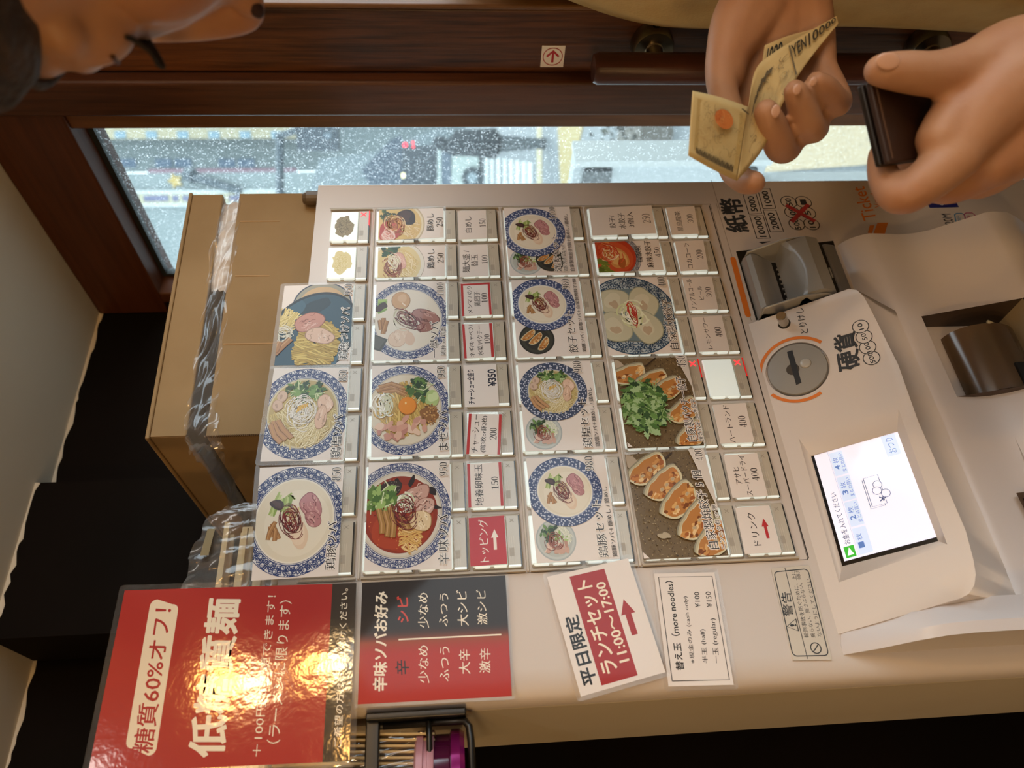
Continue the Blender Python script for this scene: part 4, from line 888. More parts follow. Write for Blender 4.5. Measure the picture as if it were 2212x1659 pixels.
for x, y, t in ((1703.8, 436.3, '50'), (1735.4, 436.6, '1'), (1712, 459.4, '100'), (1744.8, 459.8, '5'), (1721, 484.2, '500'), (1753, 484.2, '10')): circ(pm, x, y, 15, 13, t)
pm.up(8)
for a, b in (((1697.4, 443.1), (1760.4, 478.2)), ((1746.3, 441.7), (1710.1, 479.3))): pm.line([a, b], .0042, '#a93a3c')
pm.pxpoly([(1637.8, 522.7), (1665.2, 521.3), (1646.8, 527)], ink)
pts = [pm.pl.px(1583.5, 560), pm.pl.px(1615.5, 680)]; pm.polys(ribbon([(*p, .0052) for p in pts]), org)
for p in pts: pm.poly(ell(*p, .0026, .0026), org)
pm.T('Ticket', (1894.5, 473.5), (1866.5, 402), (1866, 477.5), org, 's', .006); pm.T('Vender', (1905, 448), (1890, 403), (1890, 449.5), org, 's')
pm.pxpoly([(1895.2, 481.6), (1918.3, 481), (1910.9, 506.4), (1886.4, 505)], org); pm.pxpoly([(1878.6, 487.3), (1889, 486.5), (1883.5, 504.5), (1874.3, 503.5)], org)
pm.pxpoly([(1979, 396), (2046, 396), (2071, 447.5), (2008.3, 449.2)], '#1f2370'); pm.T('GLORY', (2040.7, 443.4), (2016, 400), (2030.6, 444.2), '#c9c9d6', 'b')
pm.T('20M', (2062, 485), (2053, 462), (2041.5, 485), ink, 's')
for q, c in (((2062, 461, 2084, 480), '#4c89b4'), ((2083, 460, 2106, 478), '#b6587c')):
    a, b, c2, d = q; pm.line([(a + 3, d), (a, b + 3), (a + 4, b), (c2 - 6, b), (c2, b + 5), (c2 + 3, d)], .0012, c); pm.T('100円' if c[1] == '4' else '専', (a + 15, d - 1), (a + 12, b + 5), (a + 7, d - 1), c, 's')
pm.build('panel_lettering', PR, mc); ln.build('panel_seam', PR, mc)

# ---- bill inlet
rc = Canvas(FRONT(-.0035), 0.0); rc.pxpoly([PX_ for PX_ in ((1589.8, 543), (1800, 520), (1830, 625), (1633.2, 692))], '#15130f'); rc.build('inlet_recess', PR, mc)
prof_n = 21
loops = []
XL, XR = 4.86, 6.36
for i in range(prof_n):
    t = i / (prof_n - 1); x = XL + (XR - XL) * t; e = min(t, 1 - t); rd = min(1, e / .06); rd = math.sqrt(max(0, 1 - (1 - rd) ** 2))
    arch = math.sin(PI * min(1, .12 + .88 * t) ** 1.1); cv_ = 8.24 + .22 * arch; zz = .55 + .45 * rd
    loops.append([M(x, 7.64, 0), M(x, 7.63, -.28 * zz), M(x, 7.70, -.38 * zz), M(x, 7.80, -.36 * zz), M(x, 8.02, -.22), M(x, 8.24, -.09), M(x, 8.33, -.09), M(x, cv_ + .0, -.60 - .15 * arch * rd), M(x, cv_ + .06, -.70 - .12 * arch * rd), M(x, 8.66, -.86 * zz - .02), M(x, 8.92, -.82 * zz), M(x, 9.0, -.70 * zz), M(x, 9.02, -.1), M(x, 9.02, 0)])
inl = obj('bill_inlet', MB().loft(loops), grey, mc, smooth=False, auto=.55)
for x0, x1 in ((XL, XL + .05), (XR - .05, XR)):
    sil = [(7.64, 0), (7.64, -.38), (7.72, -.42), (7.95, -.55), (8.25, -.72), (8.5, -.78), (8.75, -.80), (8.95, -.72), (8.95, 0)]
    obj('inlet_cheek', MB().loft([[M(x0, v, z) for v, z in sil], [M(x1, v, z) for v, z in sil]]), grey, inl, bevel=.002)
obj('bill_slot', MB().mbox(XL + .08, XR - .08, 8.235, 8.335, -.094, -.085), black, inl)
tb = MB()
for k in range(9): tb.mbox(XL + .16 + k * .13, XL + .20 + k * .13, 8.29, 8.36, -.12, -.09)
obj('slot_teeth', tb, grey, inl)
obj('shutter_gap', MB().mbox(XL + .02, XR - .1, 9.0, 9.10, -.66, 0), black, inl)
obj('shutter_bar', MB().loft([[M(x, 9.08, 0), M(x, 9.08, -.66), M(x, 9.12, -.70), M(x, 9.34, -.66), M(x, 9.44, -.5), M(x, 9.46, 0)] for x in (XL + .02, XR - .12)]), mat('shutter_grey', '#6d6a66', .3), inl, bevel=.0015)
obj('gap_rib', MB().mbox(XL + .5, XL + .75, 9.03, 9.06, -.685, -.6), mat('rib_pale', '#8d8a80', .3), inl)

# ---- console with coin slot and screen (sloping front)
K = .61; Vp = 7.43
nrm = Vector((0, -1 / K, -1)).normalized()          # V - Vp + Z/K = 0, in (X, Z, -V) world axes
P0c = M(4.0, Vp, 0); nc = Vector((0, -1.0 / K, 1.0)).normalized()
ey = Vector((0, 1, 1.0 / K)).normalized(); ey = (ey - nc * ey.dot(nc)).normalized()
if ey.z < 0: ey = -ey
CP = Plane2(P0c, (1, 0, 0), ey)
outl = [(1617, 700), (1834, 623.7), (1852, 627), (1866, 641), (1884, 674), (1940, 787), (1983, 909), (2042.5, 1045), (2085.6, 1144.6), (2103, 1210), (2108, 1240), (2105, 1264), (2092, 1283.5), (2072, 1293.5), (1807, 1371)]
F3 = [CP.at(*CP.px(*p)) for p in outl]
B3 = []
for i, p in enumerate(F3):
    X, V, Z = p.x / S, (ZT - p.z) / S, p.y / S
    if i in (0, len(F3) - 1): B3.append(M(X, V, .02))
    elif i == 1: B3.append(M(X + .02, 9.9, .02))
    elif i == len(F3) - 2: B3.append(M(X - .05, 9.9, .02))
    else: B3.append(M(X, 10.42, -.25) if i > 2 else M(X + .05, 10.38, -.28))
con = obj('console', MB().loft([F3, B3]), shell, mc)
scr_px = [(1821, 1217), (1752.5, 980.5), (1938, 927.5), (2027.5, 1162)]
opn = [(1809, 1262), (1722, 943), (1942, 874), (2046, 1182)]
dep = .0055
opn2 = [CP.px(*p) for p in [(1812, 1258), (1725, 946), (1941, 884), (2046, 1176)]]
scr2 = [CP.px(*p) for p in [(1817, 1219), (1749, 979), (1937, 925), (2026, 1164)]]
cut(con, MB().loft([[CP.at(a, b, .0015) for a, b in opn2], [CP.at(a, b, 0) for a, b in opn2], [CP.at(a, b, -dep) for a, b in scr2], [CP.at(a, b, -dep - .004) for a, b in scr2]]))
ca_, cb_ = CP.px(1722, 797); crd = abs(CP.px(1722, 741)[0] - ca_)
cut(con, MB().loft([[CP.at(a, b, h) for a, b in ell(ca_, cb_, crd * 1.06, crd * 1.06, 48)] for h in (.003, -.004)]))
ka, kb = CP.px(1694, 699)
cut(con, MB().loft([[CP.at(a, b, h) for a, b in ell(ka, kb, .0052, .0052, 28)] for h in (.003, -.008)]))
bv = con.modifiers.new('bevel', 'BEVEL'); bv.width = .0022; bv.segments = 3; bv.limit_method = 'ANGLE'; bv.angle_limit = .7; con.modifiers.new('wn', 'WEIGHTED_NORMAL').keep_sharp = True
con.data.polygons.foreach_set('use_smooth', [True] * len(con.data.polygons))
# screen
SP = Plane2(CP.at(0, 0, -dep - .001), CP.ex, CP.ey)
sc_ = Canvas(SP, 0.0); sc_.quad = [SP.px(*p) for p in [(1820, 1217), (1752.5, 980.5), (1938, 927.5), (2027.5, 1162)]]
frq = [(a, b) for a, b in scr2]
obj('screen_frame', MB().prism([SP.at(a, b, -.002) for a, b in frq], SP.n * .0015), mat('screen_black', '#0e0c0b', .15), con)
R_ = sc_.rectu; R_(.012, .995, .025, .995, '#e6e7f8')
R_(.03, .125, .055, .165, '#3fae3a'); sc_.poly([sc_.uv(.05, .075), sc_.uv(.05, .145), sc_.uv(.112, .11)], '#ffffff')
sc_.TU('お金を入れてください', .14, .60, .075, .145, '#2c3350', 's')
sc_.polys(ribbon([(*sc_.uv(.02, .185), .0002), (*sc_.uv(.99, .185), .0002)]), '#9aa6cc')
for u0, u1, n in ((.03, .255, '1'), (.27, .49, '2'), (.50, .72, '3'), (.735, .955, '4')):
    R_(u0, u1, .195, .345, '#c9d8f4'); m_ = (u0 + u1) / 2
    sc_.TU(n, m_ - .055, m_ - .015, .215, .275, '#5a78b4', 'b'); sc_.TU('枚', m_ + .005, m_ + .06, .215, .275, '#5a78b4', 's')
    if n != '1': sc_.TU('まとめ買い', m_ - .085, m_ + .09, .29, .335, '#5a78b4', 's')
R_(.775, .975, .80, .955, '#c9d8f4'); sc_.TU('おつり', .80, .945, .835, .92, '#5a78b4', 's')
for (a, b, c_, d) in ((.40, .66, .44, .60), (.385, .645, .425, .585)):
    q = [sc_.uv(a, b), sc_.uv(c_ + .24, b), sc_.uv(c_ + .24, d - .13), sc_.uv(a, d - .13)]
sq = lambda u0, u1, v0, v1: [sc_.uv(u0, v0), sc_.uv(u1, v0), sc_.uv(u1, v1), sc_.uv(u0, v1)]
def rectline(u0, u1, v0, v1, w=.0004): q = sq(u0, u1, v0, v1); sc_.polys(ribbon([(*p, w) for p in q + [q[0], q[1]]]), '#3c466c')
rectline(.375, .635, .455, .61); R_(.39, .65, .475, .635, '#e6e7f8'); rectline(.39, .65, .475, .635)
sc_.TU('¥', .415, .46, .575, .635, '#3c466c', 'b')
for u, v in ((.565, .60), (.475, .655), (.515, .575)):
    a, b = sc_.uv(u, v); r = .0032; sc_.poly(ell(a, b, r, r), '#e6e7f8'); sc_.polys(ringq(a, b, r, r, r - .0004, r - .0004, 28), '#3c466c')
sc_.build('touch_screen', print_mat('screen_print', .55, .1), con)
# lettering on the console
cc = Canvas(CP, .0003); cq = lambda a, b: (1480 + a / 3.022, 360 + b / 3.022)
cc.T('とりけし', cq(808, 1085), cq(770, 922), cq(757, 1092), ink, 's', .004); cc.T('硬貨', cq(1148, 1305), cq(1110, 1068), cq(1000, 1345), ink, 'x')
for x, y, t in ((1217, 1250, '500'), (1192, 1180, '100'), (1168, 1112, '50'), (1145, 1045, '10')):
    a, b = CP.px(*cq(x, y)); r = .0063; cc.poly(ell(a, b, r, r), '#d0c7c0'); cc.polys(ringq(a, b, r, r, r - .0007, r - .0007, 36), ink); n = len(t) * .0016; cc.T(t, (a - n, b - .0018), (a + n, b - .0018), (a - n, b + .0018), ink, 'b', px=False)
for t0, t1 in ((2.15, 3.55), (-.95, 1.55)):
    n = 30; r = crd * 1.24; cc.polys(ribbon([(ca_ + r * math.cos(t0 + (t1 - t0) * k / n), cb_ + r * math.sin(t0 + (t1 - t0) * k / n), .0027) for k in range(n + 1)]), org)
for t0, t1 in ():
    pass
cc.build('console_lettering', PR, con)
cd_ = obj('coin_disc', MB().loft([[CP.at(a, b, h) for a, b in ell(ca_, cb_, r, r, 48)] for r, h in ((crd * 1.0, -.004), (crd * 1.0, -.0002), (crd * .975, .0008), (crd * .6, .0012), (crd * .05, .0013))]), grey, con, auto=.8)
dq = [CP.px(*cq(*p)) for p in ((667, 1216), (702, 1203), (762, 1415), (727, 1430))]
obj('coin_slot', MB().prism([CP.at(a, b, .0011) for a, b in dq], CP.n * .0004), black, cd_)
a, b = CP.px(*cq(705, 1328)); obj('key_hole', MB().loft([[CP.at(x, y, h) for x, y in ell(a, b, .0052, .0052, 26)] for h in (.0011, .0014)]), mat('hole_bronze', '#3a3022', .35), cd_)
a, b = CP.px(*cq(787, 1288)); obj('finger_dimple', MB().loft([[CP.at(x, y, h) for x, y in ell(a, b, r, r, 26)] for r, h in ((.0046, .0012), (.0043, .0019), (.003, .0023), (.0004, .0024))]), mat('dimple_grey', '#a8a49b', .2), cd_, smooth=True)
cb = obj('cancel_button', MB().loft([[CP.at(x, y, h) for x, y in ell(ka, kb, r, r, 28)] for r, h in ((.0042, -.007), (.0042, .0125), (.0038, .0132), (.0004, .0132))]), mat('button_chrome', '#b9b4aa', .18, 1.0), con, auto=.5, label='chrome cancel button')

# ---- lower cover with the ticket tray
pc = [(9.86, .02), (9.88, -.04), (9.95, -.14), (10.05, -.23), (10.18, -.30), (10.34, -.36), (10.45, -.375), (10.75, -.36), (11.1, -.33), (11.4, -.36), (11.7, -.45), (12.1, -.66), (12.40, -.82), (12.54, -.89), (12.60, -.93), (12.68, -.955), (12.8, -.97), (13.1, -.95), (13.4, -.80), (13.9, -.5), (14.5, -.2), (15, .02)]
xs = [6.8, 4.6, 2.75, -1.0]
cvb = MB(); n = len(pc); loops = [[M(x, v, z) for v, z in pc] for x in xs]
vs = [p for l in loops for p in l]; fs = []
for k in range(3):
    for i in range(n - 1):
        if k == 1 and 7 <= i <= 12: continue
        fs.append((k * n + i, k * n + i + 1, (k + 1) * n + i + 1, (k + 1) * n + i))
fs += [tuple(range(n)), tuple(range(3 * n, 4 * n))[::-1]]
cvb.add(vs, fs)
cov = obj('tray_cover', cvb, shell2, mc, auto=.6)
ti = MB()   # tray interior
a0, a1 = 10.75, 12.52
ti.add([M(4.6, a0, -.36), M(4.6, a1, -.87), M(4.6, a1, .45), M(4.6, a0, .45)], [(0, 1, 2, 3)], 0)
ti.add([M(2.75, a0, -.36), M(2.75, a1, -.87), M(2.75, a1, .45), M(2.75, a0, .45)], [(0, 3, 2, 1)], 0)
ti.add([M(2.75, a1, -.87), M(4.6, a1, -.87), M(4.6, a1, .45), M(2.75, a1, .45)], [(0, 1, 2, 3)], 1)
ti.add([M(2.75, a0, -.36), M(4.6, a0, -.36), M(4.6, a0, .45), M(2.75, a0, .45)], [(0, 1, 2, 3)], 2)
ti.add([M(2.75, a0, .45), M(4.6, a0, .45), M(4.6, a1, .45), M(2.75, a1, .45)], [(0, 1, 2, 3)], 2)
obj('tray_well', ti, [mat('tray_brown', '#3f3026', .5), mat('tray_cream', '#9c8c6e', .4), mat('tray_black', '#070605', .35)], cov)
fl = MB().loft([[M(x, 11.9 + .72 * math.cos(t), -.05 - .52 * math.sin(t)) for t in [PI * k / 14 for k in range(15)]] for x in (2.80, 4.25)], closed=False, cap=False)
obj('smoked_flap', fl, mat('smoked_plastic', '#5c4a38', .2, spec=.7), cov, smooth=True)
obj('flap_lip', MB().tube([M(2.80, 12.5, -.17), M(4.1, 12.5, -.17), M(4.27, 12.42, -.2), M(4.27, 12.1, -.45), M(4.27, 11.85, -.58)], .0016, 8), mat('flap_edge', '#a39a80', .25), cov, smooth=True)
obj('ticket_slot', MB().mbox(2.82, 3.3, 11.95, 12.42, -.62, -.57), black, cov)
# small display and coin-return hollow further left on the cover
dp = PP(2180, 930, M(0, 11.6, -.42), Vector((0, -1, .25)).normalized())
DPn = Plane2(M(1, 11.35, -.37), (1, 0, 0), Vector((0, -.15, 1)))
dc = Canvas(DPn, .0012); dq = [(2164, 881), (2240, 862), (2290, 990), (2215, 1010)]; dc.pxpoly(dq, '#b8b1ae'); dc.pxpoly([(2178, 885), (2240, 870), (2285, 985), (2222, 1005)], '#24211f'); dc.pxpoly([(2184, 890), (2240, 877), (2280, 980), (2226, 1000)], '#b5bab2')
dc.T('販売', (2222, 900), (2216, 884), (2208, 903), '#2b2b2b', 's'); dc.build('count_display', PR, cov)
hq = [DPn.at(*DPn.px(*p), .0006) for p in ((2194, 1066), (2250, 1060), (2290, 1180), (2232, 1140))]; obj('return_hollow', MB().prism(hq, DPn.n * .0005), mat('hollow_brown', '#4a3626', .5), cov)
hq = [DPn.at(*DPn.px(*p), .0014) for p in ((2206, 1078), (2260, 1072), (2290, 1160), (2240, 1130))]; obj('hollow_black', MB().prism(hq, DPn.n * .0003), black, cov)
# left cheek of the cover, sweeping out from the panel
chp = [(7.42, .01), (7.50, -.06), (7.86, -.30), (8.27, -.70), (8.6, -.92), (8.95, -1.0), (9.6, -1.02), (11, -1.02), (13.0, -.95), (14.9, 0)]
obj('cover_cheek', MB().loft([[M(-1.56, v, z) for v, z in chp] + [M(-1.56, 14.9, .02), M(-1.56, 7.42, .02)], [M(-1.40, v, z - .03) for v, z in chp] + [M(-1.40, 14.9, .02), M(-1.40, 7.42, .02)], [M(-.98, v + .15, z * .72) for v, z in chp] + [M(-.98, 15.05, .02), M(-.98, 7.57, .02)]]), shell2, cov, auto=.7)
# machine stand
struct('trim_6', MB().mbox(-3.5, 8.7, 17.52, FLV, .4, 6), mat('stand_dark', '#17100b', .5))
# ------------------------------------------------------------------ laminated cards and signs
PAPER = mat('card_paper', '#e4d9d0', .6, coat=.3)
PAPER.node_tree.nodes['Principled BSDF'].inputs['Coat Roughness'].default_value = .07
PAPER2 = mat('card_paper_matte', '#e4d9d0', .6)
FILM = film('laminate', .10, 1.0, milky=.05)
PRW = print_mat('print_wavy', 0, .5, 1.0, (80, .13, .0012, .09))
def rounded(q, m, r=.0022, n=4):
    """quad grown outwards by m with rounded corners"""
    cx = sum(p[0] for p in q) / 4; cy = sum(p[1] for p in q) / 4; out = []
    ex = ((q[1][0] - q[0][0]), (q[1][1] - q[0][1])); le = math.hypot(*ex); ex = (ex[0] / le, ex[1] / le); ey = (ex[1], -ex[0])
    ms = m if isinstance(m, tuple) else (m,) * 4   # left, top, right, bottom
    sg = ((-1, -1), (1, -1), (1, 1), (-1, 1))
    for k, (p, (a, b)) in enumerate(zip(q, sg)):
        mx = ms[0] if a < 0 else ms[2]; my = ms[1] if b < 0 else ms[3]
        c = (p[0] + ex[0] * a * (mx - r) + ey[0] * b * (my - r), p[1] + ex[1] * a * (mx - r) + ey[1] * b * (my - r))
        for i in range(n + 1):
            t = {0: PI, 1: 1.5 * PI, 2: 0, 3: .5 * PI}[k] + .5 * PI * i / n
            out.append((c[0] + r * (math.cos(t) * ex[0] + math.sin(t) * ey[0]), c[1] + r * (math.cos(t) * ex[1] + math.sin(t) * ey[1])))
    return out
def card(q, Z, label, draw, cat='menu card', name='menu_card', m=.0024, group=None, paper=None, flm=None, has_film=True, pic='food_photo'):
    w = [PY(*p, Z) for p in q]; c = sum(w, Vector()) / 4
    t = thing(name, label, cat, c, group); pl = Plane2(c, (1, 0, 0), (0, 0, 1)); quad = [pl.px(*p) for p in q]
    obj('paper', MB().prism([pl.at(a, b, -.0002) for a, b in quad], pl.n * .0003), paper or (PAPER if has_film else PAPER2), t)
    cp = Canvas(pl, .00014, clip=quad); cp.quad = quad
    ct = Canvas(pl, .00014); ct.quad = quad
    draw(cp, ct)
    ct2 = cp.h + .00002; d = ct2 - .00014
    ct.v = [v + pl.n * d for v in ct.v]
    cp.build(pic, flm or PR, t); ct.build('lettering', flm or PR, t)
    top = ct.h + d + .00012
    if has_film:
        loop = rounded(quad, m); n = len(loop); inn = [quad[k // 5] for k in range(n)]
        obj('laminate', MB().loft([[pl.at(a, b, .0001) for a, b in inn], [pl.at(a, b, .0003) for a, b in loop], [pl.at(a, b, -.0003) for a, b in loop], [pl.at(a, b, -.0002) for a, b in inn]], cap=False), FILM, t)
    return t
K1 = '#221a16'
ZC = -.115
N = lambda *a, **k: None
def bowl(fn, u, v, r, asp): return lambda p, t: fn(Dish(p, u, v, r, asp))
def mk(pic, texts):
    def f(p, t):
        if pic: pic(p, t)
        for a in texts:
            kw = a[6] if len(a) > 6 else {}
            t.TU(a[0], a[1], a[2], a[3], a[4], kw.get('col', K1), a[5], **{k: v for k, v in kw.items() if k != 'col'})
    return f
WO = {'out': '#efe8e0'}
# the three tall cards over the top row
MA = (.0034, .0034, .0024, .0016)
card([(592.2, 790.1), (614.8, 617.6), (764, 613.1), (755.4, 786.7)], ZC, 'large food card with dipping noodles on a dark blue plate, priced 950', mk(lambda p, t: tsukemen(p), [('鶏魚つけソバ', .05, .69, .84, .97, 'm', WO), ('950', .85, .995, .87, .985, 'd', WO)]), m=MA, group='tall food cards over the top row')
card([(562.2, 996.9), (592, 796), (753.6, 794), (740.7, 993.5)], ZC, 'large food card with clear noodle soup and green leaves, priced 850', mk(bowl(shio, .5, .45, .49, .87), [('鶏塩ソバ', .02, .47, .845, .97, 'm', WO), ('850', .84, .97, .875, .985, 'd', WO)]), m=MA, group='tall food cards over the top row')
card([(543, 1254.5), (561.5, 1010.4), (743, 1003.6), (730.6, 1243)], ZC, 'large food card with creamy white noodle soup, priced 850, nearest the red sign', mk(bowl(tonkotsu, .5, .45, .49, .87), [('鶏豚ソバ', .05, .47, .84, .96, 'm', WO), ('850', .845, .975, .863, .97, 'd', WO)]), m=MA, group='tall food cards over the top row')
# second row
g = 'cards of the rice and noodle row'
card([(816.8, 519.5), (819, 454), (958, 449.4), (958.5, 512.7)], ZC, 'narrow food card with a pork rice bowl, priced 250', mk(lambda p, t: rice_pork(p), [('豚めし', .23, .82, .74, .85, 'm'), ('250', .36, .68, .886, .985, 'd')]), group=g)
card([(815.6, 600.2), (816.8, 535.3), (961.4, 530), (961, 596.3)], ZC, 'narrow food card with a chicken rice bowl topped with red threads, priced 250', mk(lambda p, t: rice_chicken(p), [('鶏めし', .25, .88, .73, .845, 'm'), ('250', .42, .74, .885, .98, 'd')]), group=g)
card([(807, 779.4), (813.4, 609.4), (962.6, 607.6), (964.4, 776)], ZC, 'food card with an egg-topped white noodle soup and seaweed, priced 1100', mk(bowl(ikkaku, .5, .46, .49, .87), [('一學ソバ', .02, .465, .77, .90, 'm', WO), ('鶏豚 or 鶏塩', .047, .40, .92, .995, 'm', WO), ('1100', .80, .98, .87, .97, 'd', WO)]), group=g)
card([(801.8, 988.3), (804, 790.6), (965.7, 786), (971.3, 981)], ZC, 'food card with soupless mixed noodles and a raw egg yolk, priced 950', mk(bowl(maze, .5, .43, .49, .88), [('まぜソバ', .04, .465, .857, .985, 'm', WO), ('950', .835, .975, .863, .967, 'd', WO)]), group=g)
card([(786.4, 1234.2), (796.6, 999.6), (971.3, 994.6), (975.8, 1228.5)], ZC, 'food card with a fiery red spicy noodle soup, priced 950', mk(bowl(spicy, .5, .40, .49, .9), [('辛味ソバ', .037, .48, .845, .97, 'm', WO), ('950', .845, .98, .87, .97, 'd', WO)]), group=g)
# toppings row
g = 'small topping cards'; RED = '#b52b27'
def red3(bars):
    def f(p, t):
        for b in bars: p.rectu(*b, RED)
    return f
card([(990.8, 517.2), (988.5, 456.2), (1049.6, 454), (1052.5, 514.5)], ZC, 'small plain card for white rice, priced 150, at the topping row right end', mk(None, [('白めし', .22, .79, .24, .48, 'm'), ('150', .40, .69, .75, .965, 'd')]), group=g)
card([(993.7, 598.6), (993.7, 530.8), (1053, 528), (1055.2, 595.2)], ZC, 'small plain card in two lines for extra noodles, second from right in topping row', mk(None, [('麺大盛 /', .13, .83, .09, .345, 'm'), ('替玉', .31, .68, .39, .64, 'm'), ('100', .38, .65, .775, .98, 'd')]), group=g)
card([(998.3, 683.3), (995, 613.3), (1058, 610.3), (1062.5, 679.5)], ZC, 'small card with a red frame round three sides, for bamboo shoots and seaweed at 100', mk(red3([(0, 1, 0, .08), (0, 1, .92, 1), (.94, 1, 0, 1)]), [('メンマ / のり', .07, .91, .2, .36, 'm'), ('鶏団子', .28, .73, .43, .64, 'm'), ('100', .38, .67, .68, .88, 'd')]), group=g)
card([(1003.2, 774.4), (998, 700.7), (1063, 698), (1068, 770.8)], ZC, 'small card with red bars listing leek, cabbage and coriander, priced 100', mk(red3([(0, 1, 0, .08), (0, 1, .90, 1)]), [('ネギ/キャベツ/', .04, .97, .18, .36, 'm'), ('水菜/パクチー', .06, .94, .46, .65, 'm'), ('100', .385, .665, .70, .885, 'd')]), group=g)
def hand(p, t):
    t.TU('チャーシュー全盛り', .06, .88, .10, .31, '#1f2033', 'b'); t.TU('¥350', .47, .87, .72, .97, '#1f2033', 'x')
card([(1004, 879.3), (1001.4, 789.4), (1071.4, 786), (1078.2, 877.5)], ZC, 'small handwritten card in marker pen, priced 350', hand, has_film=False, group=g)
card([(1007, 981), (1012.7, 893.8), (1083.9, 895), (1080.5, 982)], ZC, 'small card with red bars for sliced pork, priced 200', mk(red3([(0, 1, 0, .085), (0, 1, .915, 1)]), [('チャーシュー', .04, .98, .14, .35, 'm'), ('(鶏3枚or豚2枚)', .05, .95, .40, .58, 'm'), ('200', .36, .65, .66, .87, 'd')]), group=g)
card([(1012, 1096.8), (1009, 1002.3), (1082.7, 998.5), (1088.2, 1092.7)], ZC, 'small card with red bars for a seasoned egg, priced 150', mk(red3([(0, 1, 0, .08), (0, 1, .915, 1)]), [('地養卵味玉', .035, .97, .20, .44, 'm'), ('150', .385, .67, .68, .88, 'd')]), group=g)
def arrow(t, u0, u1, v0, v1, col):
    vm = (v0 + v1) / 2; h = (v1 - v0) / 2; um = u0 + (u1 - u0) * .58
    t.poly([t.uv(u0, vm - h * .42), t.uv(um, vm - h * .42), t.uv(um, vm - h), t.uv(u1, vm), t.uv(um, vm + h), t.uv(um, vm + h * .42), t.uv(u0, vm + h * .42)], col)
def topping(p, t):
    p.rectu(0, 1, 0, 1, '#b8242a'); t.TU('トッピング', .07, .95, .26, .52, '#efe4d8', 'm'); arrow(t, .3, .73, .6, .8, '#efe4d8')
card([(1016.2, 1223.9), (1012.3, 1119.2), (1089.2, 1113.6), (1096, 1217.8)], ZC, 'small solid red card with a white arrow, at the left end of the topping row', topping, group=g, has_film=False)
# set meals
g = 'set meal cards'
card([(1101.3, 596.3), (1087.7, 449.4), (1230, 446.7), (1248.9, 593)], ZC, 'set meal card with three dishes, priced 1100', mk(lambda p, t: set_card(p, 't', .62, .40, .36, (.20, .26, .19, .93), (.21, .62, .16, 1)), [('満腹セット', .04, .57, .66, .765, 'm', WO), ('鶏豚ソバ / 鶏塩ソバ', .04, .42, .79, .86, 'm', WO), ('自家製焼餃子3個＋豚めし / 鶏めし', .045, .88, .89, .955, 'm'), ('1100', .81, .995, .68, .77, 'd', WO)]), group=g)
card([(1118.2, 772.6), (1104.2, 605.8), (1249.3, 599.7), (1274.9, 767)], ZC, 'set meal card with a white noodle soup beside dumplings on a black plate, priced 980', mk(lambda p, t: set_card(p, 't', .66, .42, .345, None, (.22, .29, .19, .95)), [('餃子セット', .035, .55, .715, .845, 'm', WO), ('鶏豚ソバ / 鶏塩ソバ＋自家製焼餃子3個', .04, .98, .90, .955, 'm'), ('980', .85, .985, .74, .85, 'd', WO)]), group=g)
card([(1135.2, 974.7), (1118.2, 784.9), (1274.6, 779.2), (1303.6, 970.2)], ZC, 'set meal card with a clear soup with greens and a rice bowl, priced 980', mk(lambda p, t: set_card(p, 's', .655, .44, .34, (.2, .26, .19, .93)), [('鶏塩セット', .02, .55, .74, .865, 'm', WO), ('鶏塩ソバ＋豚めし / 鶏めし', .025, .675, .90, .96, 'm'), ('980', .86, .995, .75, .86, 'd', WO)]), group=g)
card([(1159.7, 1216.6), (1136.3, 990), (1304.7, 983.8), (1339.4, 1207)], ZC, 'set meal card with a white noodle soup and a rice bowl, priced 980', mk(lambda p, t: set_card(p, 't', .655, .44, .34, (.2, .26, .19, .93)), [('鶏豚セット', .02, .55, .75, .87, 'm', WO), ('鶏豚ソバ＋豚めし / 鶏めし', .02, .68, .915, .975, 'm'), ('980', .85, .995, .74, .845, 'd', WO)]), group=g)
# dumplings
g = 'dumpling cards'
card([(1279.8, 508.8), (1272, 450), (1407, 443.7), (1417.7, 504)], ZC, 'tall plain text card for three dumplings, priced 250', mk(None, [('餃子/', .24, .69, .285, .385, 'm'), ('水餃子', .2, .77, .435, .545, 'm'), ('3個入', .24, .8, .58, .68, 'm'), ('250', .37, .70, .82, .945, 'd')]), group=g)
card([(1294, 589), (1284, 524), (1423, 518.3), (1433.5, 583)], ZC, 'narrow food card with dumplings in red chilli soup, priced 450', mk(lambda p, t: mala(p), [('自家製', .3, .83, .60, .70, 'm'), ('麻辣水餃子', .09, .995, .755, .86, 'm'), ('450', .43, .75, .90, .99, 'd')]), group=g)
card([(1315.5, 768), (1293.4, 601.5), (1440, 598), (1472.6, 762.4)], ZC, 'food card with pale boiled dumplings in a blue patterned bowl, priced 400', mk(lambda p, t: suigyoza(p), [('自家製水餃子', .045, .685, .85, .975, 'm', WO), ('400', .86, .995, .85, .96, 'd', WO)]), group=g)
def cil(p, t): gyoza_cilantro(p); p.rectu(.0, 1, .985, 1, '#d8cfc6'); p.poly([p.uv(.62, .99), p.uv(1, .84), p.uv(1, 1), p.uv(.62, 1)], '#d8cfc6'); p.poly([p.uv(0, 0), p.uv(.05, 0), p.uv(0, .06)], '#e4d9d0')
card([(1355, 969), (1325.7, 776.3), (1480.6, 771.8), (1521.2, 962.3)], ZC, 'food card with fried dumplings under a heap of green coriander, priced 450', mk(cil, [('自家製パクチー餃子', .035, .75, .78, .91, 'm', WO), ('焼き餃子 or 水餃子', .03, .49, .925, .995, 'm', WO), ('450', .86, .995, .855, .975, 'd', WO)]), group=g)
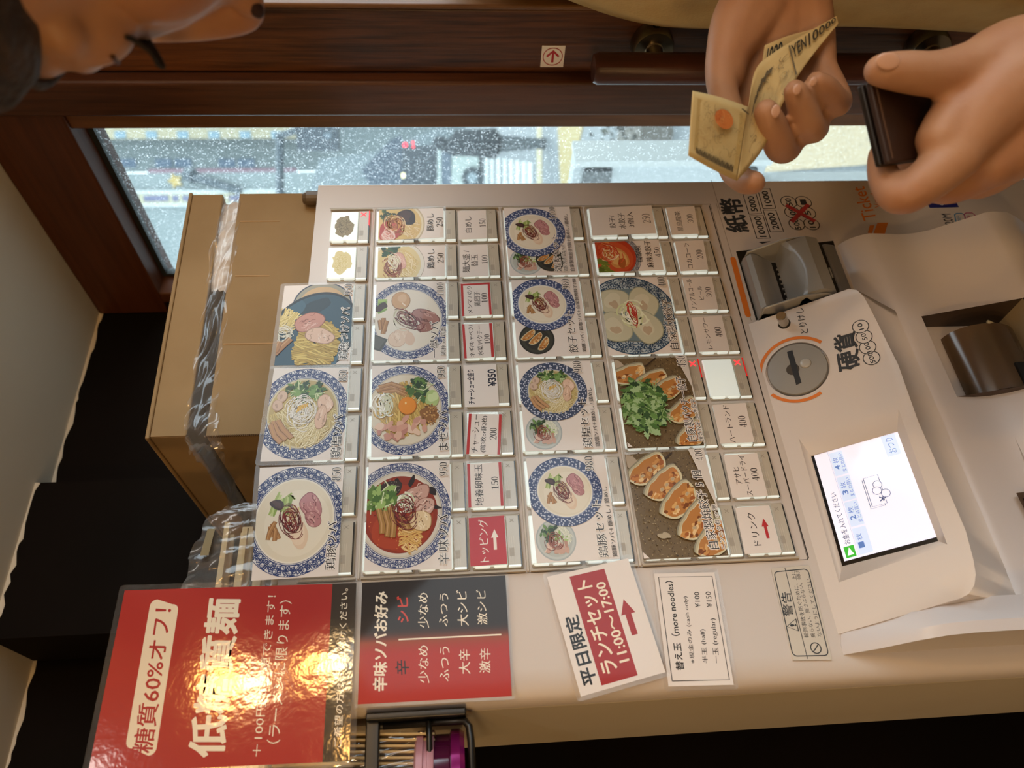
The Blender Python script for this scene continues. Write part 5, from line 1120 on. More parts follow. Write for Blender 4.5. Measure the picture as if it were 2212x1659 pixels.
def five(p, t): gyoza_five(p); p.poly([p.uv(.40, 1), p.uv(1, .80), p.uv(1, 1)], '#d8cfc6'); p.poly([p.uv(0, 0), p.uv(.06, 0), p.uv(0, .07)], '#e4d9d0')
card([(1390, 1209), (1349.5, 982.6), (1517.8, 970.2), (1574, 1200)], ZC, 'food card with five browned fried dumplings on a speckled plate, priced 400', mk(five, [('自家製焼餃子 5 個', .055, .78, .775, .90, 'm', WO), ('ニンニク有 or 無', .05, .45, .92, .985, 'm', WO), ('400', .875, .995, .87, .97, 'd', WO)]), group=g)
# drinks
g = 'drink cards'
card([(1451, 507), (1438.3, 448.3), (1499.8, 445.3), (1510, 504.8)], ZC, 'drink card for black oolong tea, priced 300, at the right end of the bottom row', mk(None, [('黒烏龍茶', .11, .84, .25, .46, 'm'), ('300', .40, .70, .66, .88, 'd')]), group=g)
card([(1470.4, 585.7), (1457.3, 521.7), (1519, 518.8), (1530.3, 582.3)], ZC, 'drink card in katakana, priced 200, beside the black oolong tea card', mk(None, [('コカコーラ', .07, .92, .28, .47, 'm'), ('200', .37, .67, .66, .89, 'd')]), group=g)
card([(1488.5, 670.5), (1473.8, 600.8), (1537, 597.4), (1551.8, 667.5)], ZC, 'drink card in two lines for alcohol-free beer, priced 300', mk(None, [('ノンアルコール', .01, .96, .12, .29, 'm'), ('ビール', .3, .715, .43, .58, 'm'), ('300', .37, .67, .68, .88, 'd')]), group=g)
card([(1510, 759.7), (1493, 686.3), (1558.5, 681), (1576.6, 758)], ZC, 'drink card for a lemon sour, priced 400', mk(None, [('レモンサワー', .07, .96, .32, .47, 'm'), ('400', .39, .675, .66, .88, 'd')]), group=g)
card([(1556.3, 958.5), (1539.3, 874.6), (1610.5, 870.3), (1629.7, 954.8)], ZC, 'drink card in one katakana line, priced 400, left of the bare lit button', mk(None, [('ハートランド', .01, .97, .29, .46, 'm'), ('400', .38, .67, .67, .89, 'd')]), group=g)
card([(1582.3, 1075.3), (1562.6, 983.8), (1635.4, 978.8), (1659, 1071.5)], ZC, 'drink card in two katakana lines, priced 400, second from the left end', mk(None, [('アサヒ', .3, .70, .19, .36, 'm'), ('スーパードライ', .03, .97, .42, .59, 'm'), ('400', .36, .655, .68, .88, 'd')]), group=g)
def drink(p, t): t.TU('ドリンク', .16, .86, .3, .5, K1, 'm'); arrow(t, .3, .735, .63, .83, '#b8292a')
card([(1609.4, 1196.8), (1588, 1097.3), (1661.4, 1091.6), (1688.5, 1192.7)], ZC, 'white card with a red arrow, at the left end of the drink row', drink, group=g)

# ------------------------------------------------------------------ signs left of the buttons
cz = lambda a, b: (180 + a / 3.456, 1180 + b / 3.456)
def carb(p, t):
    p.rectu(0, 1, 0, 1, '#a9231a'); p.rectu(0, 1, .895, 1, '#2e2417')
    pill = [p.pl.px(*cz(*q)) for q in ((312, 1515), (505, 400), (715, 430), (540, 1560))]
    p.poly(rounded(pill, 0.0, .0042, 6), '#ecdcc0')
    cr = '#ab2420'; w = '#efe3cb'
    t.T('糖質60%オフ！', cz(515, 1545), cz(668, 470), cz(362, 1540), cr, 's', .012)
    t.T('低糖質麺', cz(1050, 1572), cz(1175, 395), cz(778, 1572), w, 'x', .004)
    t.T('＋100円で変更できます！', cz(1328, 1570), cz(1442, 368), cz(1252, 1570), w, 's')
    t.T('（ラーメンに限ります）', cz(1468, 1475), cz(1558, 405), cz(1368, 1475), w, 's')
    t.T('ご希望の方はお申し付けください。', cz(1928, 1500), cz(1978, 315), cz(1866, 1500), w, 's', .006)
card([(190, 1670), (269.7, 1275.5), (770, 1259.6), (754.5, 1644)], -.11, 'large laminated red sign with white headings, leaning above the machine at its top left', carb, 'sign', 'red_notice', m=.0036, flm=PRW, pic='red_print')
cs = lambda a, b: (700 + a / 3.779, 1220 + b / 3.779)
def spice(p, t):
    def colr(u):
        f = min(1, max(0, (u - .36) / .24)); f = f * f * (3 - 2 * f); A, B_ = (173, 38, 22), (38, 26, 18); mid = (150, 62, 20)
        g_ = lambda a, b, f: tuple(int(x + (y - x) * f) for x, y in zip(a, b))
        c = g_(A, mid, f * 2) if f < .5 else g_(mid, B_, f * 2 - 1); return '#%02x%02x%02x' % c
    n = 40
    for k in range(n):
        u0, u1 = k / n, (k + 1) / n; c0, c1 = colr(u0), colr(u1); p.poly([p.uv(u0, 0), p.uv(u1, 0), p.uv(u1, 1), p.uv(u0, 1)], [c0, c1, c1, c0], False)
    p.up(2); w = '#efe2cc'
    t.T('辛味ソバお好み', cs(513, 1032), cs(521, 220), cs(398, 1030), w, 'x')
    t.T('辛', cs(695, 898), cs(690, 780), cs(585, 898), '#191008', 'm', .014); t.T('シビ', cs(690, 470), cs(684, 257), cs(597, 472), '#cf3f2c', 'b')
    for s_, a, b, c_ in (('少なめ', (860, 965), (852, 660), (770, 965)), ('少なめ', (858, 515), (850, 230), (768, 515)), ('ふつう', (1022, 950), (1025, 670), (942, 950)), ('ふつう', (1010, 502), (1015, 235), (938, 502)), ('大辛', (1195, 890), (1190, 690), (1103, 890)), ('大シビ', (1182, 498), (1165, 210), (1092, 498)), ('激辛', (1358, 882), (1358, 683), (1268, 882)), ('激シビ', (1335, 488), (1320, 205), (1253, 488))): t.T(s_, cs(*a), cs(*b), cs(*c_), w, 'm')
    t.line([cs(608, 612), cs(1447, 570)], .0010, w)
card([(772.8, 1521.7), (782.6, 1259.2), (1091.6, 1243.3), (1105.7, 1504)], -.09, 'laminated sign fading from red to black with two columns of spice levels', spice, 'sign', 'spice_notice', m=.0020, pic='gradient_print')
def lunch(p, t):
    p.rectu(.036, .957, .257, .685, '#a3211b'); w = '#efe0c6'
    t.TU('平日限定', .065, .63, .055, .225, '#17130f', 'x', bold=.008); t.TU('ランチセット', .11, .90, .31, .495, w, 'b'); t.TU('11:00～17:00', .165, .85, .53, .645, w, 'b'); arrow(t, .35, .66, .71, .88, '#a3211b')
card([(1254.6, 1504.8), (1181.4, 1246.4), (1356.5, 1206), (1437.5, 1451.9)], -.14, 'tilted white sign with a red lunch-hours band and a red arrow', lunch, 'sign', 'lunch_notice', m=.0028, pic='red_band')
ce = lambda a, b: (1180 + a / 3.456, 1190 + b / 3.456)
def extra(p, t):
    b = [ce(*q) for q in ((940, 972), (838, 197), (1237, 190), (1367, 963))]; t.line(b + [b[0]], .0006, '#4a443e'); k = '#221d18'
    t.T('替え玉（more noodles）', ce(1032, 890), ce(946, 225), ce(968, 890), k, 'b'); t.T('※現金のみ (cash only)', ce(1117, 840), ce(1057, 340), ce(1075, 840), k, 'm')
    t.T('半玉 (half)', ce(1214, 838), ce(1187, 585), ce(1168, 838), k, 'm'); t.T('¥100', ce(1152, 422), ce(1140, 308), ce(1112, 422), k, 'd'); t.T('一玉 (regular)', ce(1303, 838), ce(1268, 505), ce(1252, 838), k, 'm'); t.T('¥150', ce(1242, 420), ce(1227, 305), ce(1200, 420), k, 'd')
card([(1443.9, 1482.8), (1412.9, 1239.2), (1543, 1236.3), (1585, 1479.4)], -.06, 'white laminated notice with a thin black border listing extra noodles', extra, 'sign', 'noodle_notice', m=.0028)
def warn(p, t):
    q = [p.uv(*a) for a in ((.03, .04), (.97, .04), (.97, .96), (.03, .96))]; r = rounded(q, 0, .003, 5); t.polys(ribbon([(*a, .0007) for a in r + [r[0], r[1]]]), ink)
    t.line([ce(1950, 806), ce(1781, 128)], .0005, ink); t.T('警告', ce(1847, 487), ce(1822, 308), ce(1772, 487), ink, 's', .01)
    for s_, a, b, c_ in (('転倒事故を防ぐために、上に', (1962, 648), (1858, 150), (1926, 648)), ('乗らない、揺さぶらない、傾け', (2012, 648), (1890, 150), (1978, 648)), ('ないようにしてください。', (2057, 640), (1966, 192), (2025, 640))): t.T(s_, ce(*a), ce(*b), ce(*c_), ink, 's')
    tri = [ce(*a) for a in ((1883, 598), (1862, 508), (1795, 565))]; t.line(tri + tri[:2], .0007, ink); t.T('!', ce(1868, 562), ce(1864, 546), ce(1822, 565), ink, 'b')
    a, b = t.pl.px(*ce(2012, 726)); r = abs(t.pl.px(*ce(2012, 682))[0] - a); t.polys(ringq(a, b, r, r, r - .0007, r - .0007, 32), ink); t.polys(ribbon([(a - r * .7, b + r * .7, .0007), (a + r * .7, b - r * .7, .0007)]), ink)
card([ce(1841, 817), ce(1677, 131), ce(1962, 107), ce(2134, 812)], -.012, 'pale warning sticker with black rounded border and triangle, near the screen', lambda p, t: (setattr(t, 'quad', [t.pl.px(*ce(*q)) for q in ((1835, 808), (1683, 138), (1958, 116), (2126, 802))]), warn(t, t)), 'sticker', 'warning_sticker', m=.0002, paper=mat('sticker_pale', '#cdc3b4', .35))
# ------------------------------------------------------------------ carton on top of the machine
kraft = mat('kraft', '#8c7048', .8, noise=('#987c54', 14, (1, 1, 1), .35, .7), bump=(700, .12, .0004))
edge_k = mat('kraft_edge', '#5d4122', .9)
FLc, FRc, BRc, BLc = (3.14, .87), (9.0, .42), (9.06, 5.75), (3.2, 6.2)
def ring_walls(mb, V0, V1, t, mi=0, tilt=0.0):
    o = [FLc, FRc, BRc, BLc]; cx = sum(p[0] for p in o) / 4; cz = sum(p[1] for p in o) / 4
    i_ = [(p[0] + (t if p[0] < cx else -t), p[1] + (t if p[1] < cz else -t)) for p in o]
    for k in range(4):
        a, b, c, d = o[k], o[(k + 1) % 4], i_[(k + 1) % 4], i_[k]
        mb.hexa([M(a[0], V1, a[1]), M(b[0], V1, b[1]), M(c[0], V1, c[1]), M(d[0], V1, d[1]), M(a[0], V0, a[1]), M(b[0], V0, b[1]), M(c[0], V0, c[1]), M(d[0], V0, d[1])], mi)
bx = thing('cardboard_box', 'brown cardboard carton with a loose lid standing on top of the machine', 'box', M(6.1, -1.24, 3.3))
b = MB(); ring_walls(b, -3.04, -1.26, .09); b.prism([M(*p) for p in ((3.2, -1.26, .95), (8.95, -1.26, .5), (9.0, -1.26, 5.7), (3.25, -1.26, 6.1))], (0, 0, .003)); obj('body', b, kraft, bx)
l = MB(); ring_walls(l, -4.06, -3.40, .09)
l.hexa([M(3.10, -4.05, .83), M(9.03, -4.05, .38), M(9.10, -4.05, 5.78), M(3.16, -4.05, 6.23), M(3.10, -4.13, .83), M(9.03, -4.13, .38), M(9.10, -4.13, 5.78), M(3.16, -4.13, 6.23)])
obj('lid', l, kraft, bx, bevel=.0012)
c = MB(); rg = random.Random(2)
for k in range(46):
    f = k / 46; a = M(3.13 + .0, -3.06, .86); 
    p = M(3.115, -3.04 + f * 1.75, .862); c.box(p + Vector((-.0006, -.0008, 0)), p + Vector((.0008, .0006, .0009)))
obj('corrugation', c, edge_k, bx)
for x, v0, v1 in ((8.2, -2.95, -2.1), (6.75, -2.9, -2.2), (5.1, -2.95, -1.9)):
    z = .87 - .45 * (x - 3.14) / 5.86 - .008; obj('crease', MB().prism([M(x, v0, z), M(x + .03, v0, z), M(x + .02, v1, z), M(x, v1, z)], (0, .0003, 0)), mat('kraft_crease', '#b08a5c', .85), bx)
# plastic bag stuffed between carton and lid
def crumple(path, w0, w1, seed, amp, nu=120, nv=16, wob=.5):
    """sheet that follows a path; rows run from the upper to the lower rim with folds and puckers"""
    rg = random.Random(seed); ph = [(rg.uniform(2, 9), rg.uniform(1, 7), rg.uniform(0, 6.3), rg.uniform(.3, 1)) for _ in range(14)]
    vs = []; 
    for i in range(nu + 1):
        f = i / nu * (len(path) - 1); k = min(int(f), len(path) - 2); t = f - k; P = [path[k][j] * (1 - t) + path[k + 1][j] * t for j in range(5)]
        for j in range(nv + 1):
            g = j / nv; nz = sum(a * math.sin(6.28 * (fx_ * i / nu * 1.7 + fy * g * .6) + p) for fx_, fy, p, a in ph) / 5
            bulge = math.sin(PI * g); V = P[1] * (1 - g) + P[3] * g + wob * .06 * math.sin(9 * f + g * 4)
            vs.append(M(P[0] + amp * nz * .5, V + amp * .3 * nz, P[2] - P[4] * bulge - amp * nz))
    fs = [(i * (nv + 1) + j, (i + 1) * (nv + 1) + j, (i + 1) * (nv + 1) + j + 1, i * (nv + 1) + j + 1) for i in range(nu) for j in range(nv)]
    return MB().add(vs, fs)
bagm = film('clear_bag', .12, 2.2, milky=.16)
pb_ = thing('plastic_bag', 'crumpled clear plastic bag bulging out between carton body and lid', 'bag', M(6, -3.0, .6))
obj('bag_film', crumple([(8.95, -3.55, .50, -2.95, .06), (7.6, -3.5, .52, -2.95, .10), (6.4, -3.45, .62, -2.98, .05), (5, -3.45, .72, -2.95, -.03), (3.9, -3.45, .80, -2.92, .04), (3.2, -3.42, .80, -2.8, .12), (2.95, -3.38, 1.1, -2.75, .10)], 0, 0, 5, .10), bagm, pb_, smooth=True)
obj('bag_film_side', crumple([(3.0, -3.4, .9, -2.8, .0), (3.02, -3.35, 2.2, -2.95, -.0), (3.05, -3.35, 4.2, -3.0, 0), (3.08, -3.35, 5.6, -3.02, 0)], 0, 0, 8, .07), bagm, pb_, smooth=True)
obj('white_packing', crumple([(8.9, -3.6, .64, -2.9, .05), (8.2, -3.55, .66, -2.9, .08), (7.2, -3.5, .68, -2.95, .10), (6.5, -3.42, .78, -3.0, .04)], 0, 0, 9, .05), mat('packing_white', '#d9cfc4', .45, spec=.6), pb_, smooth=True)
# chopsticks in a clear bag on the machine's top left
stick = mat('pale_wood', '#e0c594', .6, noise=('#c9a86e', 30, (1, 8, 8), .4, .7))
rg = random.Random(17); lab = 'pale wooden chopstick in the clear bag behind the red sign'
for k in range(16):
    r_, c_ = divmod(k, 4); V = -1.35 - .30 * r_ - .05 * (c_ % 2) - rg.uniform(0, .04); Z = .42 + .16 * c_ + rg.uniform(-.02, .02); x1 = 1.22 + rg.uniform(-.15, .12)
    a, b = M(x1, V, Z), M(x1 - 4.4, V + rg.uniform(-.05, .05), Z); o = thing('chopstick', lab, 'chopstick', a, 'chopsticks in the clear bag')
    obj('stick', MB().tube([a, (a + b) / 2, b], [.0026, .0029, .0022], 4), stick, o)
cbg = thing('clear_bag', 'clear crinkled plastic bag around wooden chopsticks behind the red sign', 'bag', M(.2, -1.24, .6))
obj('bag_film', crumple([(1.55, -2.15, .45, -1.28, .03), (1.32, -2.55, .30, -1.26, .06), (.6, -2.75, .26, -1.26, .05), (-.4, -2.8, .24, -1.26, .05), (-1.6, -2.85, .24, -1.26, .05), (-2.9, -2.9, .26, -1.26, .05)], 0, 0, 15, .08, 90), bagm, cbg, smooth=True)
obj('bag_print', MB().prism([M(1.0, -2.5, .16), M(.55, -2.55, .15), M(.55, -2.42, .15), M(1.0, -2.38, .16)], (0, .0003, 0)), mat('bag_ink', '#8b7a52', .5), cbg)

# ------------------------------------------------------------------ rack on the machine's left side
blk = mat('black_metal', '#12100d', .35, spec=.5)
rk = thing('wire_rack', 'black metal wire rack clinging to the left side of the machine', 'rack', M(-1.96, 1.0, .3))
obj('magnet_plate', MB().mbox(-2.06, -1.955, .17, 1.62, .12, .62), blk, rk, bevel=.001)
obj('flat_bar', MB().mbox(-4.6, -2.0, .16, .36, .26, .38), blk, rk, bevel=.001)
obj('cross_rod', MB().tube([M(-2.1, .30, .42), M(-2.1, 1.62, .42)], .0022, 8), blk, rk)
obj('wire', MB().tube([M(-2.1, 1.07, .42), M(-2.12, 1.07, .26), M(-2.3, 1.08, .24), M(-4.6, 1.12, .3)], .0020, 8), blk, rk, smooth=True)
obj('wire', MB().tube([M(-2.1, .4, .42), M(-2.1, 1.48, .36), M(-2.12, 1.60, .3), M(-2.2, 1.66, .28), M(-2.4, 1.68, .27), M(-4.6, 1.72, .3)], .0024, 8), blk, rk, smooth=True)
pk = thing('pink_tin', 'round magenta container with a pale pink lid in the black rack', 'container', M(-3.05, 1.55, .95))
o_ = M(-3.05, 1.56, .95); rr = .92 * S
obj('body', MB().lathe(o_, (0, 0, 1), [(0, .003), (rr * .95, .003), (rr, .008), (rr, .015), (0, .015)][:0] or [(0, 0), (rr * .9, 0), (rr * .97, .003), (rr * .97, .008), (rr * .93, .009), (rr * .93, .019), (0, .019)], 48), mat('magenta_clear', '#4a0f30', .12, spec=.8), pk, auto=.5)
obj('foot_ring', MB().lathe(o_, (0, 0, 1), [(rr * .6, -.001), (rr * .95, -.001), (rr * 1.0, .002), (rr * 1.0, .0075), (rr * .95, .008), (rr * .6, .008)], 48), mat('magenta_foil', '#8f1d68', .18, .5), pk, auto=.5)
obj('lid', MB().lathe(o_, (0, 0, 1), [(0, .0185), (rr * .99, .0185), (rr, .0195), (rr, .0225), (rr * .96, .023), (rr * .96, .025), (rr, .0255), (rr, .0295), (rr * .9, .031), (0, .031)], 48), mat('pale_pink', '#b9838a', .35), pk, auto=.5)
obj('lid_label', MB().lathe(o_, (0, 0, 1), [(0, .031), (rr * .55, .031), (rr * .55, .0316), (0, .0316)], 32), mat('pink_paper', '#a2876a', .6), pk)
bd = thing('paper_sleeves', 'stack of thin pale paper sleeves hanging below the red sign beside the machine', 'paper sleeves', M(-2.4, .2, .5))
for k in range(7):
    x = -2.16 - .075 * k
    pts = [M(x - .1 * math.sin(f * 1.7) * f, -1.2 + 2.35 * f, .62 + .03 * k) for f in [i / 12 for i in range(13)]]
    mb = MB().loft([[p + Vector((0, -.009, 0)), p + Vector((.0013, -.009, 0)), p + Vector((.0013, .012, 0)), p + Vector((0, .012, 0))] for p in pts]); obj('sleeve', mb, mat('sleeve_paper', '#cbb07a', .7), bd)
bl = thing('crinkled_wrapper', 'crinkled shiny clear wrapper beneath the red sign at the machine corner', 'wrapper', M(-2.8, .3, .6))
obj('wrapper_film', crumple([(-2.2, -1.0, .50, 1.0, .0), (-2.7, -1.0, .46, 1.0, .05), (-3.1, -1.0, .46, 1.05, .08), (-3.8, -1.0, .5, 1.05, .05)], 0, 0, 25, .09, 80, 30), film('crisp_film', .08, 3.2, milky=.06), bl, smooth=True)
# ------------------------------------------------------------------ the customer
def cat_rom(P, f):
    k = min(int(f), len(P) - 2); t = f - k; a, b, c, d = P[max(k - 1, 0)], P[k], P[k + 1], P[min(k + 2, len(P) - 1)]
    return [.5 * (2 * b[i] + (c[i] - a[i]) * t + (2 * a[i] - 5 * b[i] + 4 * c[i] - d[i]) * t * t + (3 * b[i] - a[i] - 3 * c[i] + d[i]) * t ** 3) for i in range(len(a))]
def limbs(mb, pts, n=16, per=5):
    """tapering rounded limb through (point, radius) joints"""
    Q = [(*p, r) for p, r in pts]; R = [cat_rom(Q, i / per) for i in range((len(Q) - 1) * per + 1)]
    P = [Vector(q[:3]) for q in R]; r = [max(q[3], .001) for q in R]
    d0 = (P[0] - P[1]).normalized(); d1 = (P[-1] - P[-2]).normalized(); r0, r1 = r[0], r[-1]
    pre = [(P[0] + d0 * r0 * math.sin(a), r0 * math.cos(a)) for a in (1.45, 1.1, .7, .35)]; post = [(P[-1] + d1 * r1 * math.sin(a), r1 * math.cos(a)) for a in (.35, .7, 1.1, 1.45)]
    allp = pre + list(zip(P, r)) + post
    mb.tube([p for p, _ in allp], [q for _, q in allp], n)
def pj(*j): return [(PD(x, y, d), r * d / FPX) for x, y, d, r in j]
def ellipsoid(mb, c, ax, n=20):
    a, b, d = ax
    mb.loft([[c + a * (math.sin(t) * math.cos(p)) + b * (math.sin(t) * math.sin(p)) + d * math.cos(t) for p in [2 * PI * k / n for k in range(n)]] for t in [PI * (i + .02) / (n // 2 + .04) for i in range(n // 2 + 1)]])
def fuse(name, mb, vox, m, parent, smooth=4):
    o = obj(name, mb, m, parent)
    r = o.modifiers.new('fuse', 'REMESH'); r.mode = 'VOXEL'; r.voxel_size = vox; r.use_smooth_shade = True
    s = o.modifiers.new('relax', 'SMOOTH'); s.factor = .5; s.iterations = smooth
    bpy.context.view_layer.update(); nm = bpy.data.meshes.new_from_object(o.evaluated_get(bpy.context.evaluated_depsgraph_get()))
    o.modifiers.clear(); old = o.data; o.data = nm; nm.name = name; bpy.data.meshes.remove(old)
    nm.polygons.foreach_set('use_smooth', [True] * len(nm.polygons)); return o
skin = mat('skin', '#a97d5c', .5, noise=('#9a694a', 18, (1, 1, 1), .4, .75), sss=.06, spec=.3, bump=(150, .28, .0010))
nailm = mat('nail', '#b58768', .3)
# head frame
los = ray(420, -60).normalized()
perp = lambda v: (v - los * v.dot(los)).normalized()
hdn = perp(dw * .835 + rw * .55); hl = -los; hf0 = perp(dw * .55 - rw * .835); hf0 = (hf0 - hdn * hf0.dot(hdn)).normalized(); yaw = -.30
hf = (hf0 * math.cos(yaw) - los * math.sin(yaw)).normalized(); hl = hdn.cross(hf).normalized()
if hl.dot(los) > 0: hl = -hl
HC = PD(556, 58, .35) - hf * .114 - hdn * .034
H = lambda f, d, l=0: HC + hf * f + hdn * d + hl * l
hips = PD(2700, -430, .55); hips.z = .95; chest = PD(1500, -470, .55); chest.z = 1.30
neck0 = H(-.045, .10); sh_c = Vector((chest.x, chest.y, 1.46))
mbp = MB()
ellipsoid(mbp, H(-.008, -.040), (hf * .091, hdn * .100, hl * .077), 28); ellipsoid(mbp, H(.036, .026), (hf * .060, hdn * .088, hl * .058), 28); ellipsoid(mbp, H(.050, .100), (hf * .036, hdn * .026, hl * .030)); ellipsoid(mbp, H(.040, -.036), (hf * .044, hdn * .05, hl * .056), 24)
limbs(mbp, [(H(.088, -.006), .0075), (H(.097, .010), .0080), (H(.1035, .026), .0090), (H(.1052, .034), .0088), (H(.102, .039), .006)])
for s_ in (-1, 1):
    limbs(mbp, [(H(.082, .004, s_ * .004), .008), (H(.086, .026, s_ * .010), .0085), (H(.090, .036, s_ * .0125), .0075)]); ellipsoid(mbp, H(.0945, .037, s_ * .0125), (hf * .011, hdn * .0078, hl * .0065)); limbs(mbp, [(H(.080, -.022, s_ * .006), .008), (H(.0755, -.030, s_ * .026), .0085), (H(.060, -.027, s_ * .050), .008)])
    ellipsoid(mbp, H(.058, .020, s_ * .036), (hf * .026, hdn * .030, hl * .024)); ellipsoid(mbp, H(.0665, -.0190, s_ * .031), (hf * .0165, hdn * .0180, hl * .0190))
    limbs(mbp, [(H(-.012, -.022, s_ * .076), .008), (H(-.03, -.012, s_ * .085), .008), (H(-.028, .012, s_ * .083), .008), (H(-.012, .03, s_ * .074), .007)])
limbs(mbp, [(H(.082, .062, -.02), .006), (H(.090, .062), .0085), (H(.082, .062, .02), .006)]); limbs(mbp, [(H(.078, .073, -.018), .006), (H(.086, .074), .0085), (H(.078, .073, .018), .006)])
limbs(mbp, [(H(-.03, .06), .055), (neck0, .056), ((neck0 + sh_c) / 2, .060), (sh_c, .07)])
fwd_h = Vector((hf0.x, hf0.y, 0)).normalized(); side_h = Vector((-fw.x, -fw.y, 0)).normalized()   # towards the camera = his left side
LS = sh_c + side_h * .13 + Vector((0, 0, -.05)); RS = sh_c - side_h * .17 + Vector((0, 0, -.05))
for k in (-.075, 0, .075): limbs(mbp, [(sh_c + side_h * k + Vector((0, 0, -.06)), .09), (chest + side_h * k, .115), ((chest + hips) / 2 + side_h * k, .105), (hips + side_h * k, .11)])
limbs(mbp, [(RS, .065), (sh_c, .07), (LS, .065)])
# right arm and hand, palm towards the camera, notes wedged between the fingers
RW = pj((1690, -90, .505, 84))
limbs(mbp, [(RS, .06), (PD(1500, -620, .66), .052), (PD(1740, -520, .60), .048)] ); limbs(mbp, [(PD(1740, -520, .60), .048), (PD(1725, -250, .54), .036), RW[0]])
for ch in (((1690, -90, .505, 84), (1640, 60, .50, 60), (1606, 195, .497, 35)), ((1690, -90, .505, 84), (1678, 60, .50, 62), (1655, 200, .495, 36)), ((1695, -90, .505, 84), (1722, 60, .50, 56), (1715, 185, .493, 35)), ((1700, -90, .505, 80), (1752, 40, .497, 48), (1776, 150, .488, 31)),
           ((1655, 195, .493, 36), (1700, 300, .486, 34), (1686, 318, .470, 34), (1668, 270, .456, 32), (1656, 242, .451, 28)),
           ((1715, 180, .490, 34), (1756, 262, .482, 33), (1750, 274, .468, 33), (1728, 222, .455, 30), (1718, 198, .450, 26)),
           ((1776, 148, .487, 31), (1806, 205, .482, 30), (1808, 222, .472, 30), (1782, 190, .458, 28), (1764, 178, .453, 24)),
           ((1606, 190, .497, 35), (1572, 300, .498, 31), (1580, 362, .488, 29), (1606, 390, .472, 28), (1628, 394, .462, 26)),
           ((1690, -60, .50, 70), (1605, 30, .49, 62), (1566, 120, .482, 42), (1560, 185, .478, 34), (1575, 235, .475, 29), (1592, 262, .472, 24)),
           ((1640, 20, .492, 60), (1580, 110, .485, 46), (1572, 160, .482, 38))): limbs(mbp, pj(*ch), 14)
# left hand, thumb up, back of the hand to the camera, around the wallet
for ch in (((2400, 130, .43, 118), (2230, 180, .412, 122), (2130, 230, .404, 98), (2060, 330, .398, 58)), ((2400, 180, .43, 118), (2240, 270, .415, 112), (2140, 345, .41, 62)), ((2400, 130, .43, 110), (2200, 130, .412, 92), (2100, 150, .402, 62), (2020, 160, .395, 49), (1955, 155, .390, 44), (1912, 152, .388, 38), (1900, 152, .388, 34)),
           ((2150, 200, .405, 90), (2070, 250, .40, 60), (2030, 300, .398, 50)),
           ((2062, 335, .398, 58), (2000, 392, .398, 48), (1942, 425, .402, 40), (1910, 385, .412, 33), (1903, 345, .418, 29), (1906, 325, .422, 25)),
           ((2140, 350, .412, 55), (2050, 400, .425, 42), (1985, 380, .438, 36), (1965, 320, .44, 32), (1968, 290, .44, 28)), ((2200, 330, .42, 52), (2110, 390, .44, 42), (2040, 360, .45, 35), (2020, 310, .45, 30)), ((2250, 310, .43, 46), (2170, 360, .45, 38), (2110, 340, .46, 32), (2090, 300, .46, 27)),
           ((2400, 150, .43, 118), (2560, 90, .46, 112), (2760, -40, .50, 125))): limbs(mbp, pj(*ch), 16)
limbs(mbp, [(PD(2760, -40, .50), .038), (PD(2700, -250, .47), .045), (PD(2300, -420, .44), .050), (LS, .06)])
pe = thing('person', 'bearded person with dark hair and beige jumper, banknotes in one hand, wallet in other', 'person', (hips.x, hips.y, 0))
for s_ in (-.09, .09):
    a = hips + side_h * s_
    limbs(mbp, [(a, .095), (Vector((a.x, a.y, .50)) + fwd_h * .02, .062), (Vector((a.x, a.y, .11)), .042), (Vector((a.x, a.y, .05)), .042)])
    limbs(mbp, [(Vector((a.x, a.y, .045)) - fwd_h * .03, .036), (Vector((a.x, a.y, .036)) + fwd_h * .14, .034)])
fuse('body', mbp, .0022, skin, pe, 4)
# nails
for x, y, d, rx, ry, rot in ((1676, 240, .4412, 10, 15, .2), (1722, 193, .4412, 9, 13, .3), (1757, 176, .4445, 8, 11, .5), (1613, 402, .4640, 9, 6, 0)):
    c = PD(x, y, d); k = d / FPX; mb = MB(); a, b = (dw * math.cos(rot) - rw * math.sin(rot)), (-rw * math.cos(rot) - dw * math.sin(rot)); ellipsoid(mb, c, (a * rx * k, b * ry * k, fw * .0006), 16); obj('nail', mb, nailm, pe, smooth=True, label='pale fingernail')
c = PD(1918, 132, .3795); mb = MB(); ellipsoid(mb, c, (dw * .0062, -rw * .0045, fw * .0006), 16); obj('nail', mb, nailm, pe, smooth=True, label='pale fingernail')
# hair, beard, brows, lashes, clothes
hair = mat('hair', '#1d130c', .7, noise=('#3a2819', 60, (1, 1, 6), .4, .7), bump=(240, .8, .003))
mb = MB(); ellipsoid(mb, H(-.018, -.052), (hf * .095, hdn * .096, hl * .088)); ellipsoid(mb, H(-.058, .0), (hf * .06, hdn * .08, hl * .080)); ellipsoid(mb, H(-.002, -.058, .046), (hf * .074, hdn * .044, hl * .042)); ellipsoid(mb, H(-.002, -.058, -.046), (hf * .074, hdn * .044, hl * .042)); ellipsoid(mb, H(.012, -.100), (hf * .078, hdn * .036, hl * .07)); rg = random.Random(6)
for k in range(120):
    t = rg.uniform(-1.5, 1.5); e = rg.uniform(-.2, 1.0); base = H(-.03 + .088 * math.cos(e) * math.cos(t), -.058 - .085 * math.sin(e), .085 * math.cos(e) * math.sin(t)); dr = (hf * rg.uniform(-.2, .6) + hl * rg.uniform(-.5, .5) - hdn * rg.uniform(-.3, .5)).normalized()
    limbs(mb, [(base, .005), (base + dr * .012, .0035), (base + dr * .02 + hdn * .006, .0015)], 6, 2)
fuse('hair', mb, .0022, hair, pe, 1)
beard = mat('beard', '#4a3018', .8, noise=('#6a4826', 90, (1, 1, 1), .4, .7), bump=(320, .9, .003))
